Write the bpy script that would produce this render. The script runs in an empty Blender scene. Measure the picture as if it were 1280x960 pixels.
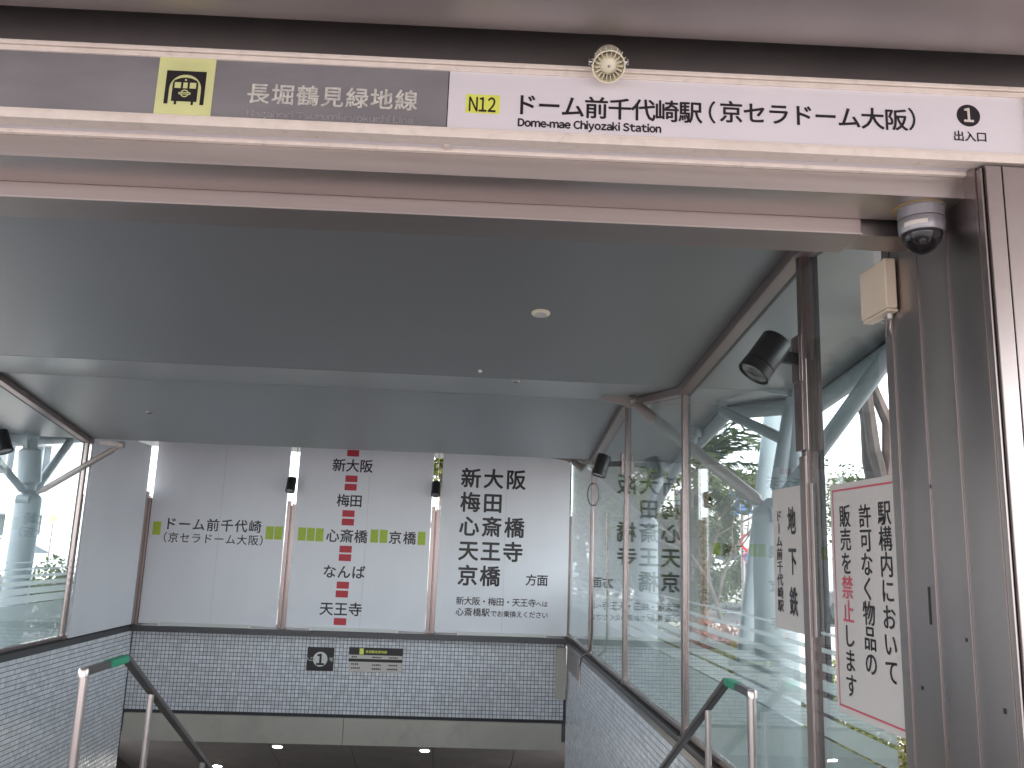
import bpy, math, random
from mathutils import Vector, Matrix, noise
random.seed(7)
sc = bpy.context.scene
COL = sc.collection
EYE = 1.55

# ---------------------------------------------------------------- camera
CR = Vector((0.99769, -0.05772, 0.03575)); CU = Vector((-0.04617, -0.19072, 0.98056)); CF = Vector((0.04978, 0.97995, 0.19294))
CR.normalize(); CF.normalize(); CU = CR.cross(CF); CU.normalize(); CF = CU.cross(CR)
FPX = 1056.67
cd = bpy.data.cameras.new('camera'); cam = bpy.data.objects.new('camera', cd); COL.objects.link(cam)
M = Matrix.Identity(4)
for i in range(3):
    M[i][0] = CR[i]; M[i][1] = CU[i]; M[i][2] = -CF[i]
M[2][3] = EYE
cam.matrix_world = M
cd.sensor_width = 36; cd.lens = FPX / 1280 * 36; cd.clip_end = 2000; cd.clip_start = 0.02
sc.camera = cam

# ---------------------------------------------------------------- world and sun (bright overcast)
SUN_EL, SUN_AZ = math.radians(48), math.radians(150)
world = bpy.data.worlds.new('World'); sc.world = world; world.use_nodes = True
wt = world.node_tree; bg = wt.nodes['Background']
sky = wt.nodes.new('ShaderNodeTexSky'); sky.sky_type = 'NISHITA'; sky.sun_disc = False
sky.sun_elevation = SUN_EL; sky.sun_rotation = SUN_AZ; sky.dust_density = 3; sky.air_density = 1.2
mx = wt.nodes.new('ShaderNodeMixRGB'); mx.inputs[0].default_value = 0.72
mx.inputs[2].default_value = (8.6, 9.0, 9.6, 1)
wt.links.new(sky.outputs[0], mx.inputs[1]); wt.links.new(mx.outputs[0], bg.inputs[0])
bg.inputs[1].default_value = 0.13
sl = bpy.data.lights.new('sun', 'SUN'); sl.energy = 1.3; sl.angle = math.radians(14); sl.color = (1, 0.95, 0.88)
so = bpy.data.objects.new('sun', sl); COL.objects.link(so)
sd = Vector((math.sin(SUN_AZ) * math.cos(SUN_EL), math.cos(SUN_AZ) * math.cos(SUN_EL), math.sin(SUN_EL)))
so.rotation_euler = sd.to_track_quat('Z', 'Y').to_euler()
sc.view_settings.view_transform = 'Standard'; sc.view_settings.look = 'None'
sc.view_settings.exposure = 2.13; sc.view_settings.gamma = 1
sc.cycles.use_denoising = True
sc.cycles.transparent_max_bounces = 24; sc.cycles.max_bounces = 10; sc.cycles.glossy_bounces = 5
sc.cycles.sample_clamp_indirect = 6

# ---------------------------------------------------------------- unprojection on world planes
def ray(px, py):
    return CF + CR * ((px - 640) / FPX) - CU * ((py - 480) / FPX)
def at(px, py, ax, v):
    """point of a world plane (ax = v, z as height above ground) seen at a photo pixel"""
    d = ray(px, py); i = 'XYZ'.index(ax)
    t = ((v - EYE) if i == 2 else v) / d[i]
    p = d * t; return Vector((p.x, p.y, p.z + EYE))
FA = math.atan(-0.0303); FE = Vector((math.cos(FA), math.sin(FA), 0)); FN = Vector((-FE.y, FE.x, 0)); FD = 2.37
def F(x, d, z):
    """facade frame: x along the header, d metres behind its face, z above ground"""
    return FE * x + FN * (FD * FN.y + d) + Vector((0, 0, z))
def facat(px, py, d):
    r = ray(px, py); t = (FD * FN.y + d) / r.dot(FN); p = r * t
    return Vector((p.x, p.y, p.z + EYE))

# ---------------------------------------------------------------- materials
def mat(name, base=(.5, .5, .5), rough=.5, metal=0, var=.0, vscale=8, stretch=(1, 1, 1), bump=0, bscale=60, rvar=0, emis=None, estr=1, spec=None, dirt=0, dirtcol=(.12, .1, .09), coat=0):
    m = bpy.data.materials.new(name); m.use_nodes = True; t = m.node_tree; n = t.nodes; L = t.links
    b = n['Principled BSDF']; b.inputs['Roughness'].default_value = rough; b.inputs['Metallic'].default_value = metal
    b.inputs['Base Color'].default_value = (*base, 1)
    if spec is not None: b.inputs['Specular IOR Level'].default_value = spec
    if coat: b.inputs['Coat Weight'].default_value = coat; b.inputs['Coat Roughness'].default_value = .15
    if emis:
        b.inputs['Emission Color'].default_value = (*emis, 1); b.inputs['Emission Strength'].default_value = estr
    tc = n.new('ShaderNodeTexCoord'); mp = n.new('ShaderNodeMapping'); mp.inputs['Scale'].default_value = stretch
    L.new(tc.outputs['Object'], mp.inputs[0])
    if var or rvar or dirt:
        no = n.new('ShaderNodeTexNoise'); no.inputs['Scale'].default_value = vscale; no.inputs['Detail'].default_value = 6
        L.new(mp.outputs[0], no.inputs['Vector'])
    if var:
        r = n.new('ShaderNodeValToRGB'); r.color_ramp.elements[0].position = .3; r.color_ramp.elements[1].position = .7
        r.color_ramp.elements[0].color = (*[c * (1 - var) for c in base], 1); r.color_ramp.elements[1].color = (*[min(1, c * (1 + var)) for c in base], 1)
        L.new(no.outputs[0], r.inputs[0]); out = r.outputs[0]
        if dirt:
            n2 = n.new('ShaderNodeTexNoise'); n2.inputs['Scale'].default_value = 2.2; n2.inputs['Detail'].default_value = 8; n2.inputs['Roughness'].default_value = .7
            L.new(tc.outputs['Object'], n2.inputs['Vector'])
            r2 = n.new('ShaderNodeValToRGB'); r2.color_ramp.elements[0].position = .52; r2.color_ramp.elements[1].position = .75
            r2.color_ramp.elements[1].color = (dirt, dirt, dirt, 1); L.new(n2.outputs[0], r2.inputs[0])
            mm = n.new('ShaderNodeMixRGB'); L.new(r2.outputs[0], mm.inputs[0]); L.new(out, mm.inputs[1]); mm.inputs[2].default_value = (*dirtcol, 1); out = mm.outputs[0]
        L.new(out, b.inputs['Base Color'])
    if rvar:
        mr = n.new('ShaderNodeMapRange'); mr.inputs[1].default_value = .3; mr.inputs[2].default_value = .7
        mr.inputs[3].default_value = max(.02, rough - rvar); mr.inputs[4].default_value = rough + rvar
        L.new(no.outputs[0], mr.inputs[0]); L.new(mr.outputs[0], b.inputs['Roughness'])
    if bump:
        nb = n.new('ShaderNodeTexNoise'); nb.inputs['Scale'].default_value = bscale; nb.inputs['Detail'].default_value = 4
        L.new(mp.outputs[0], nb.inputs['Vector']); bp = n.new('ShaderNodeBump'); bp.inputs['Strength'].default_value = bump; bp.inputs['Distance'].default_value = .01
        L.new(nb.outputs[0], bp.inputs['Height']); L.new(bp.outputs[0], b.inputs['Normal'])
    return m

def glass_mat(name, tint, refl=1.0, haze=0.0):
    m = bpy.data.materials.new(name); m.use_nodes = True; t = m.node_tree; n = t.nodes; L = t.links
    n.remove(n['Principled BSDF']); o = n['Material Output']
    tr = n.new('ShaderNodeBsdfTransparent'); tr.inputs[0].default_value = (*tint, 1)
    gl = n.new('ShaderNodeBsdfGlossy'); gl.inputs['Roughness'].default_value = .015; gl.inputs[0].default_value = (.95, .98, 1, 1)
    g = n.new('ShaderNodeNewGeometry'); dt = n.new('ShaderNodeVectorMath'); dt.operation = 'DOT_PRODUCT'
    L.new(g.outputs['Incoming'], dt.inputs[0]); L.new(g.outputs['Normal'], dt.inputs[1])
    def mth(op, a, bv):
        k = n.new('ShaderNodeMath'); k.operation = op
        if hasattr(a, 'links'): L.new(a, k.inputs[0])
        else: k.inputs[0].default_value = a
        if bv is not None:
            if hasattr(bv, 'links'): L.new(bv, k.inputs[1])
            else: k.inputs[1].default_value = bv
        return k.outputs[0]
    c = mth('ABSOLUTE', dt.outputs['Value'], None); c = mth('SUBTRACT', 1.0, c); c = mth('POWER', c, 5.0)
    c = mth('MULTIPLY', c, .96 * refl); c = mth('ADD', c, .042 * refl)
    mix = n.new('ShaderNodeMixShader'); L.new(c, mix.inputs[0]); L.new(tr.outputs[0], mix.inputs[1]); L.new(gl.outputs[0], mix.inputs[2])
    last = mix.outputs[0]
    if haze:
        df = n.new('ShaderNodeBsdfDiffuse'); df.inputs[0].default_value = (.7, .75, .75, 1)
        no = n.new('ShaderNodeTexNoise'); no.inputs['Scale'].default_value = 3; no.inputs['Detail'].default_value = 6
        tc = n.new('ShaderNodeTexCoord'); L.new(tc.outputs['Object'], no.inputs['Vector'])
        h = mth('MULTIPLY', no.outputs[0], haze * 2)
        m2 = n.new('ShaderNodeMixShader'); L.new(h, m2.inputs[0]); L.new(last, m2.inputs[1]); L.new(df.outputs[0], m2.inputs[2]); last = m2.outputs[0]
    L.new(last, o.inputs[0]); return m

def film_mat(name, col, clear):
    m = bpy.data.materials.new(name); m.use_nodes = True; t = m.node_tree; n = t.nodes; L = t.links
    n.remove(n['Principled BSDF']); o = n['Material Output']
    tr = n.new('ShaderNodeBsdfTransparent'); tl = n.new('ShaderNodeBsdfTranslucent'); tl.inputs[0].default_value = (*col, 1)
    df = n.new('ShaderNodeBsdfDiffuse'); df.inputs[0].default_value = (*col, 1)
    a = n.new('ShaderNodeMixShader'); a.inputs[0].default_value = .4; L.new(tl.outputs[0], a.inputs[1]); L.new(df.outputs[0], a.inputs[2])
    b = n.new('ShaderNodeMixShader'); b.inputs[0].default_value = clear; L.new(a.outputs[0], b.inputs[1]); L.new(tr.outputs[0], b.inputs[2])
    L.new(b.outputs[0], o.inputs[0]); return m

def island_mat(name, base, var, rough, bump=0):
    m = mat(name, base, rough); t = m.node_tree; n = t.nodes; L = t.links; b = n['Principled BSDF']
    g = n.new('ShaderNodeNewGeometry'); mr = n.new('ShaderNodeMapRange'); mr.inputs[3].default_value = 1 - var; mr.inputs[4].default_value = 1 + var
    L.new(g.outputs['Random Per Island'], mr.inputs[0])
    mm = n.new('ShaderNodeVectorMath'); mm.operation = 'SCALE'; mm.inputs[0].default_value = base; L.new(mr.outputs[0], mm.inputs['Scale'])
    L.new(mm.outputs[0], b.inputs['Base Color']); return m

MT = dict(
    steel=mat('brushed_steel', (.56, .515, .50), .34, 1, .05, 2.5, (.35, 3, 14), 0, 6, .05),
    steelv=mat('brushed_steel_upright', (.43, .385, .375), .33, 1, .07, 1.2, (3, 3, .5), rvar=.07, dirt=.35, dirtcol=(.3, .26, .25)),
    steeld=mat('dull_steel', (.40, .36, .35), .42, 1, .12, 2, (1, 4, 4), .05, 10, .1),
    steelb=mat('brown_steel', (.44, .375, .36), .48, 1, .06, 2.5, (.35, 3, 14)),
    soffit=mat('soffit_steel', (.42, .385, .38), .5, 1, .14, 1.3, (1, .4, 1)),
    cream=mat('cream_enamel', (.86, .765, .69), .35, 0, .05, 30, (1, 1, 1), 0, 60, .1, dirt=.25, dirtcol=(.45, .33, .25)),
    lilac=mat('lilac_acrylic', (.80, .76, .80), .16, 0, .03, 2, (1, 1, 1)),
    greyac=mat('grey_acrylic', (.245, .235, .25), .2, 0, .14, 2.5, (1, 1, 3)),
    yellow=mat('yellow_green_film', (.74, .76, .36), .4, 0, .12, 5),
    yellow2=mat('yellow_label', (.80, .84, .14), .4, 0, .05, 9),
    ink=mat('black_ink', (.018, .014, .018), .35),
    fade=mat('faded_white_lettering', (.62, .60, .55), .45, 0, .25, 60),
    faint=mat('peeled_lettering', (.33, .31, .31), .45, 0, .3, 80),
    ceil=mat('ceiling_aluminium', (.290, .300, .310), .33, .3, .04, .5),
    trim=mat('brown_trim', (.33, .27, .26), .35, .8),
    mull=mat('mullion_steel', (.34, .275, .262), .27, .97, .06, 3, (3, 3, .3)),
    gasket=mat('dark_gasket', (.03, .028, .028), .6),
    board=mat('white_board', (.80, .80, .85), .36, 0, .03, 1.5, (1, 1, .4), .01, 20, .06, dirt=.10, dirtcol=(.5, .5, .5)),
    seam=mat('board_joint', (.5, .5, .53), .6),
    red=mat('red_film', (.52, .03, .05), .45, 0, .08, 30),
    green=mat('green_film', (.42, .55, .05), .45, 0, .08, 30),
    kerb=mat('dark_granite', (.085, .082, .088), .35, 0, .35, 120),
    kerbl=mat('sill_steel', (.5, .47, .46), .3, 1, .1, 6, (1, .3, 1)),
    tile=island_mat('mosaic_tile', (.78, .79, .84), .12, .25),
    grout=mat('dark_grout', (.055, .055, .06), .85, 0, .3, 40),
    conc=mat('beige_concrete', (.54, .505, .445), .7, 0, .10, 1.2, (1, 1, 1), .1, 40, dirt=.3, dirtcol=(.2, .18, .15)),
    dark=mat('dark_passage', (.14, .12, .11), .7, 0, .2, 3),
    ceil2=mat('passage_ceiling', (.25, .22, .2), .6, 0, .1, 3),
    lamp=mat('lamp_lens', (1, .95, .85), .3, emis=(1, .93, .8), estr=30),
    black=mat('black_powder_coat', (.016, .017, .018), .42, 0, .15, 30, (1, 1, 1), .05, 200),
    lens=mat('lamp_glass', (.35, .36, .36), .12, .3, .35, 45),
    tube=mat('pale_blue_paint', (.275, .325, .355), .35, 0, .05, 3, dirt=.2, dirtcol=(.3, .36, .4)),
    tubed=mat('brown_grey_paint', (.42, .37, .35), .35, .3, .06, 4),
    glass=glass_mat('glass_pane', (.945, .985, .975), 1.1, .010),
    film=film_mat('frosted_film', (.23, .26, .26), .16),
    band=film_mat('frosted_band', (.36, .39, .39), .2),
    paper=mat('sign_cream_plate', (.62, .575, .545), .4, 0, .03, 3),
    redline=mat('red_border', (.62, .10, .14), .4),
    ivory=mat('ivory_plastic', (.88, .83, .66), .35, 0, .05, 20),
    beige=mat('beige_box_paint', (.74, .62, .49), .42, 0, .04, 6, dirt=.15, dirtcol=(.45, .33, .22)),
    silver=mat('silver_plastic', (.36, .35, .38), .35, .5, .06, 20),
    label=mat('pale_label', (.72, .68, .62), .5),
    smoke=glass_mat('smoked_dome', (.42, .40, .42), 1.0),
    guts=mat('camera_module', (.06, .055, .06), .3, .4, .4, 50),
    chrome=mat('bright_metal', (.7, .7, .7), .15, 1),
    rail=mat('handrail_steel', (.62, .55, .53), .28, 1, .02, 2),
    raild=mat('dark_rail_cover', (.10, .09, .09), .35, .2, .1, 10),
    tape=mat('green_tape', (.02, .30, .16), .45, 0, .1, 40),
    asphalt=mat('asphalt', (.055, .055, .058), .9, 0, .25, 5, bump=.3, bscale=200),
    pave=mat('reddish_paving', (.33, .285, .27), .85, 0, .15, 3, bump=.2, bscale=40),
    wpaint=mat('white_road_paint', (.75, .75, .73), .7, 0, .08, 20),
    bwhite=mat('white_render', (.74, .74, .72), .8, 0, .05, .6, dirt=.15, dirtcol=(.5, .5, .48)),
    bgrey=mat('grey_render', (.42, .42, .42), .8, 0, .08, .6),
    bbrown=mat('brown_render', (.30, .26, .23), .8, 0, .08, .6),
    wglass=mat('window_glass', (.08, .10, .12), .1, 0, .3, 1),
    wframe=mat('window_frame', (.4, .42, .44), .4, .5),
    bark=mat('bark', (.16, .125, .10), .9, 0, .4, 14, (1, 1, .3), .5, 30),
    barkd=mat('dark_bark', (.075, .06, .055), .9, 0, .4, 14, (1, 1, .3), .5, 30),
    barkg=mat('grey_bark', (.26, .24, .23), .9, 0, .4, 14, (1, 1, .3), .5, 30),
    leaf=island_mat('green_leaves', (.045, .075, .018), .5, .6),
    leafy=island_mat('yellow_green_leaves', (.13, .14, .025), .5, .6),
    leafd=island_mat('olive_leaves', (.06, .08, .022), .5, .6),
    palm=island_mat('palm_leaf', (.04, .06, .018), .4, .5),
    soil=mat('dark_soil', (.07, .055, .04), .95, 0, .3, 20, bump=.4, bscale=40),
    cover=island_mat('ground_cover_leaves', (.085, .09, .022), .7, .6),
    flower=island_mat('red_azalea', (.20, .085, .06), .6, .7),
    bluesign=mat('blue_sign', (.03, .13, .36), .4),
    carw=mat('white_car_paint', (.72, .72, .72), .25, 0, .02, 3, coat=.5),
    card=mat('dark_car_paint', (.08, .085, .1), .25, 0, .02, 3, coat=.5),
    tyre=mat('tyre_rubber', (.02, .02, .02), .8),
    orange=mat('orange_sheet', (.78, .42, .25), .6),
    sealant=mat('tan_sealant', (.42, .30, .14), .6),
    white=mat('white_plastic', (.7, .7, .68), .4),
    stair=mat('stair_granite', (.26, .25, .24), .75, 0, .25, 60),
    void=mat('dark_cavity', (.012, .01, .012), .8),
)
# leaves let light through
for k in ('cover', 'leaf', 'leafy', 'leafd', 'palm', 'flower'):
    t = MT[k].node_tree; b = t.nodes['Principled BSDF']; o = t.nodes['Material Output']
    b.inputs['Specular IOR Level'].default_value = .15
    tl = t.nodes.new('ShaderNodeBsdfTranslucent'); src = b.inputs['Base Color'].links[0].from_socket
    t.links.new(src, tl.inputs[0]); ms = t.nodes.new('ShaderNodeMixShader'); ms.inputs[0].default_value = .35
    t.links.new(b.outputs[0], ms.inputs[1]); t.links.new(tl.outputs[0], ms.inputs[2]); t.links.new(ms.outputs[0], o.inputs[0])

# ---------------------------------------------------------------- builders
def root(name, loc, label, cat, group=None, kind=None):
    o = bpy.data.objects.new(name, None); COL.objects.link(o); o.location = loc; o.empty_display_size = .1
    o['label'] = label; o['category'] = cat
    if group: o['group'] = group
    if kind: o['kind'] = kind
    o['wl'] = tuple(loc); return o
class MB:
    def __init__(s): s.v = []; s.f = []
    def quad(s, *p):
        i = len(s.v); s.v += [Vector(q) for q in p]; s.f.append(tuple(range(i, i + len(p)))); return s
    def hexa(s, p):   # 8 corners: bottom 4 ccw, top 4 ccw
        i = len(s.v); s.v += [Vector(q) for q in p]
        s.f += [(i + 3, i + 2, i + 1, i), (i + 4, i + 5, i + 6, i + 7)] + [(i + k, i + (k + 1) % 4, i + 4 + (k + 1) % 4, i + 4 + k) for k in range(4)]; return s
    def box(s, x0, x1, y0, y1, z0, z1):
        return s.hexa([(x0, y0, z0), (x1, y0, z0), (x1, y1, z0), (x0, y1, z0), (x0, y0, z1), (x1, y0, z1), (x1, y1, z1), (x0, y1, z1)])
    def fbox(s, x0, x1, d0, d1, z0, z1):
        return s.hexa([F(x0, d0, z0), F(x1, d0, z0), F(x1, d1, z0), F(x0, d1, z0), F(x0, d0, z1), F(x1, d0, z1), F(x1, d1, z1), F(x0, d1, z1)])
    def bar(s, p, q, w, h, up=(0, 0, 1)):
        p = Vector(p); q = Vector(q); d = (q - p).normalized(); r = d.cross(Vector(up)).normalized(); u = r.cross(d)
        r *= w / 2; u *= h / 2
        return s.hexa([p - r - u, p + r - u, q + r - u, q - r - u, p - r + u, p + r + u, q + r + u, q - r + u])
    def tube(s, pts, rad, n=12, caps=True):
        pts = [Vector(p) for p in pts]; m = len(pts)
        if not isinstance(rad, (list, tuple)): rad = [rad] * m
        base = len(s.v); prev = None
        for k in range(m):
            d = (pts[min(k + 1, m - 1)] - pts[max(k - 1, 0)]).normalized()
            if prev is None: prev = d.orthogonal().normalized()
            r = (prev - d * prev.dot(d)).normalized(); prev = r; u = d.cross(r)
            for j in range(n):
                a = 2 * math.pi * j / n; s.v.append(pts[k] + (r * math.cos(a) + u * math.sin(a)) * rad[k])
        for k in range(m - 1):
            for j in range(n):
                a = base + k * n + j; b = base + k * n + (j + 1) % n; s.f.append((a, b, b + n, a + n))
        if caps:
            s.f.append(tuple(base + j for j in reversed(range(n)))); s.f.append(tuple(base + (m - 1) * n + j for j in range(n)))
        return s
    def lathe(s, c, axis, prof, n=24, caps=True):
        c = Vector(c); d = Vector(axis).normalized(); r = d.orthogonal().normalized(); u = d.cross(r); base = len(s.v); m = len(prof)
        for h, rr in prof:
            for j in range(n):
                a = 2 * math.pi * j / n; s.v.append(c + d * h + (r * math.cos(a) + u * math.sin(a)) * rr)
        for k in range(m - 1):
            for j in range(n):
                a = base + k * n + j; b = base + k * n + (j + 1) % n; s.f.append((a, b, b + n, a + n))
        if caps:
            s.f.append(tuple(base + j for j in reversed(range(n)))); s.f.append(tuple(base + (m - 1) * n + j for j in range(n)))
        return s
    def build(s, name, m, parent=None, smooth=False, bevel=0, label=None, kind=None, cat=None, group=None, solid=0):
        off = Vector(parent['wl']) if parent is not None else Vector((0, 0, 0))
        me = bpy.data.meshes.new(name); me.from_pydata([v - off for v in s.v], [], s.f); me.materials.append(m if not isinstance(m, str) else MT[m])
        if smooth:
            me.shade_smooth(); me.set_sharp_from_angle(angle=math.radians(40))
        o = bpy.data.objects.new(name, me); COL.objects.link(o); o['wl'] = tuple(off)
        if parent is not None: o.parent = parent
        if bevel:
            b = o.modifiers.new('bevel', 'BEVEL'); b.width = bevel; b.segments = 2; b.limit_method = 'ANGLE'; b.angle_limit = math.radians(50)
        if solid:
            q = o.modifiers.new('solid', 'SOLIDIFY'); q.thickness = solid; q.offset = 0
        for k, v in (('label', label), ('kind', kind), ('category', cat), ('group', group)):
            if v: o[k] = v
        return o

# ---------------------------------------------------------------- lettering (flat print made of glyph outlines)
_G = {}
def glyph(c):
    if c in _G: return _G[c]
    cu = bpy.data.curves.new('g', 'FONT'); cu.body = c; cu.size = 1; cu.resolution_u = 3
    o = bpy.data.objects.new('g', cu); COL.objects.link(o); dg = bpy.context.evaluated_depsgraph_get()
    me = bpy.data.meshes.new_from_object(o.evaluated_get(dg))
    v = [(p.co.x, p.co.y) for p in me.vertices]; f = [tuple(p.vertices) for p in me.polygons]
    bpy.data.objects.remove(o); bpy.data.curves.remove(cu); bpy.data.meshes.remove(me)
    _G[c] = (v, f); return _G[c]
def put_glyph(mb, c, org, R, U, N, sx, sy, bold, centre=True):
    """glyph c with its em-box centre at org; the strokes are thickened by stacked offset copies"""
    v, f = glyph(c)
    if not v: return
    offs = [(0, 0)] if not bold else [(0, 0), (bold, 0), (-bold, 0), (0, bold), (0, -bold), (bold * .7, bold * .7), (-bold * .7, -bold * .7), (bold * .7, -bold * .7), (-bold * .7, bold * .7)]
    cx, cy = (.5, .38)
    if not centre: cx = 0
    for k, (ox, oy) in enumerate(offs):
        i = len(mb.v)
        for x, y in v: mb.v.append(org + R * ((x - cx + ox) * sx) + U * ((y - cy + oy) * sy) + N * (k * .00012))
        mb.f += [tuple(i + q for q in p) for p in f]
def line_of(mb, s, P0, P1, R, U, N, sx, sy, bold=.012):
    n = len(s)
    for k, c in enumerate(s):
        if c == ' ': continue
        put_glyph(mb, c, P0.lerp(P1, k / max(1, n - 1)), R, U, N, sx, sy, bold)
def latin(mb, s, P, R, U, N, size, bold=.02, gap=.07, width=None, fwd=1.0):
    """proportional line from full-width glyphs; P = left end of the baseline"""
    adv = 0; items = []
    for c in s:
        if c == ' ': adv += .28; continue
        fc = '-' if c == '-' else chr(ord(c) - 0x20 + 0xFF00); v, f = glyph(fc)
        x0 = min(q[0] for q in v); x1 = max(q[0] for q in v)
        items.append((fc, adv - x0)); adv += x1 - x0 + gap
    sx = size if width is None else width / adv
    for fc, a in items:
        v, f = glyph(fc)
        offs = [(0, 0), (bold, 0), (-bold, 0), (0, bold), (0, -bold)] if bold else [(0, 0)]
        for k, (ox, oy) in enumerate(offs):
            i = len(mb.v)
            for x, y in v: mb.v.append(P + R * ((x + a + ox) * sx) + U * ((y + oy) * size) + N * (k * .00012))
            mb.f += [tuple(i + q for q in p) for p in f]
    return adv * sx
def disc(mb, c, R, U, r, n=40):
    i = len(mb.v); mb.v += [c + R * (r * math.cos(2 * math.pi * k / n)) + U * (r * math.sin(2 * math.pi * k / n)) for k in range(n)]
    mb.f.append(tuple(range(i, i + n)))
def rect(mb, c, R, U, w, h):
    mb.quad(c - R * w / 2 - U * h / 2, c + R * w / 2 - U * h / 2, c + R * w / 2 + U * h / 2, c - R * w / 2 + U * h / 2)

UZ = Vector((0, 0, 1))
# ================================================================ key dimensions (metres)
WR, WL = 1.5, -4.338
KZ = EYE - 1.149                      # parapet top
D0, D1, D2, D3, D4 = 3.62, 5.73, 7.826, 9.9, 11.99
ZV, ZP = EYE + 1.165, EYE + 1.427     # roof valleys and peaks
ZT, ZB = EYE - 2.262, EYE - 2.60      # foot of the tiles, foot of the concrete beam
def roof_z(y):
    ks = [(D0 - 2.1, ZV), (D0, ZP), (D1, ZV), (D2, ZP), (D3, EYE + 1.085), (D4, ZP - .03), (D4 + .6, ZP - .12)]
    for (a, za), (b, zb) in zip(ks, ks[1:]):
        if y <= b: return za + (zb - za) * (y - a) / (b - a)
    return ks[-1][1]

# ================================================================ ground, road, stairs
MB().box(-300, 300, -200, 3.3, -.3, -.004).box(-300, -4.75, 3.3, 400, -.3, -.004).box(1.9, 300, 3.3, 400, -.3, -.004).box(-4.75, 1.9, 12.4, 400, -.3, -.004).build('ground', 'pave', kind='structure')
MB().quad((-300, 19, .0), (300, 19, .0), (300, 31, .0), (-300, 31, .0)).build('road', 'asphalt', kind='structure')
mb = MB()
for k in range(-20, 21): mb.quad((k * 6, 24.9, .004), (k * 6 + 3, 24.9, .004), (k * 6 + 3, 25.05, .004), (k * 6, 25.05, .004))
mb.build('road_marking', 'wpaint', kind='structure')
MB().box(-300, 300, 18.8, 19, -.1, .13).box(-300, 300, 31, 31.2, -.1, .13).build('kerb', 'conc', kind='structure')
st = MB().box(WL + .02, WR - .02, 3.3, 3.75, -.4, -.002).build('stairs', 'stair', kind='structure')
step_me = None
for k in range(28):
    y0 = 3.75 + k * .30; z1 = -.16 * (k + 1)
    s_ = MB().box(WL + .02, WR - .02, y0, y0 + .32, z1 - .3, z1)
    if step_me is None:
        o = s_.build('step', 'stair', st, bevel=.006); step_me = (o, y0, z1)
    else:
        c = step_me[0].copy(); COL.objects.link(c); c.parent = st; c.location = (0, y0 - step_me[1], z1 - step_me[2])

# ================================================================ tiled walls
def tiled_wall(P, R, U, N, w, h, label, clip=None, thick=.3):
    r = root('tiled_wall', P, label, 'wall')
    mb = MB(); a = P; q = [a, a + R * w, a + R * w + U * h, a + U * h]
    mb.hexa([q[0] - N * thick, q[1] - N * thick, q[1], q[0], q[3] - N * thick, q[2] - N * thick, q[2], q[3]]); mb.build('wall_body', 'grout', r)
    mb = MB(); s = .05; g = .0027; t = .004
    nx = int(w / s); ny = int(h / s)
    for i in range(nx):
        for j in range(ny):
            u0 = i * s + g; u1 = (i + 1) * s - g; v1 = h - j * s - g; v0 = h - (j + 1) * s + g
            if clip and not clip(u0, v0): continue
            jt = random.uniform(-.0012, .0012); k = len(mb.v)
            ti = random.uniform(-.0009, .0009); tj = random.uniform(-.0009, .0009)
            for (u, v, e1) in ((u0, v0, ti + tj), (u1, v0, -ti + tj), (u1, v1, -ti - tj), (u0, v1, ti - tj)): mb.v.append(a + R * u + U * v + N * .0002)
            for (u, v, e1) in ((u0 + .002, v0 + .002, ti + tj), (u1 - .002, v0 + .002, -ti + tj), (u1 - .002, v1 - .002, -ti - tj), (u0 + .002, v1 - .002, ti - tj)): mb.v.append(a + R * u + U * v + N * (t + jt * .3 + e1))
            mb.f += [(k + 4, k + 5, k + 6, k + 7), (k, k + 1, k + 5, k + 4), (k + 1, k + 2, k + 6, k + 5), (k + 2, k + 3, k + 7, k + 6), (k + 3, k, k + 4, k + 7)]
    mb.build('mosaic_tile', 'tile', r, kind='stuff'); return r
X = Vector((1, 0, 0)); Y = Vector((0, 1, 0))
TOP = KZ - .075
tiled_wall(Vector((WL, D4, ZT)), X, UZ, -Y, WR - WL - .02, TOP - ZT, 'pale grey mosaic tiled wall across the far end under the white boards')
YS = 3.4
tiled_wall(Vector((WL, YS, -4.2)), Y, UZ, X, D4 - YS, TOP + 4.2, 'pale mosaic tiled side wall behind the free-standing handrail',
           clip=lambda u, v: (v - 4.2) > -.55 * max(0, u - .5) - .4 and v - 4.2 < 5)
tiled_wall(Vector((WR, D4, -4.2)), -Y, UZ, -X, D4 - YS, TOP + 4.2, 'shaded mosaic tiled side wall below the glass that reflects the boards',
           clip=lambda u, v: (v - 4.2) > -.55 * max(0, (D4 - YS - u) - .5) - .4)
# kerb on top of the tiled walls
kr = root('parapet_coping', (WL, D4, KZ), 'dark granite coping along the top of the tiled stair walls, under the glass', 'coping')
MB().box(WR - .012, WR + .3, YS, D4 + .3, TOP, KZ).build('coping_stone', 'kerb', kr, bevel=.004)
MB().box(WL - .3, WL + .012, YS, D4 + .3, TOP, KZ).build('coping_stone', 'kerb', kr, bevel=.004)
MB().box(WL + .0125, WR - .0165, D4 - .145, D4 + .3, TOP, KZ).build('coping_stone', 'kerb', kr, bevel=.004)
MB().box(WR - .016, WR + .002, YS, D4 - .02, KZ - .028, KZ + .004).build('edge_strip', 'kerbl', kr, bevel=.002)
MB().box(WR - .019, WR - .014, YS, D4 - .02, TOP - .03, TOP + .014).build('edge_strip', 'kerbl', kr)
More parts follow.
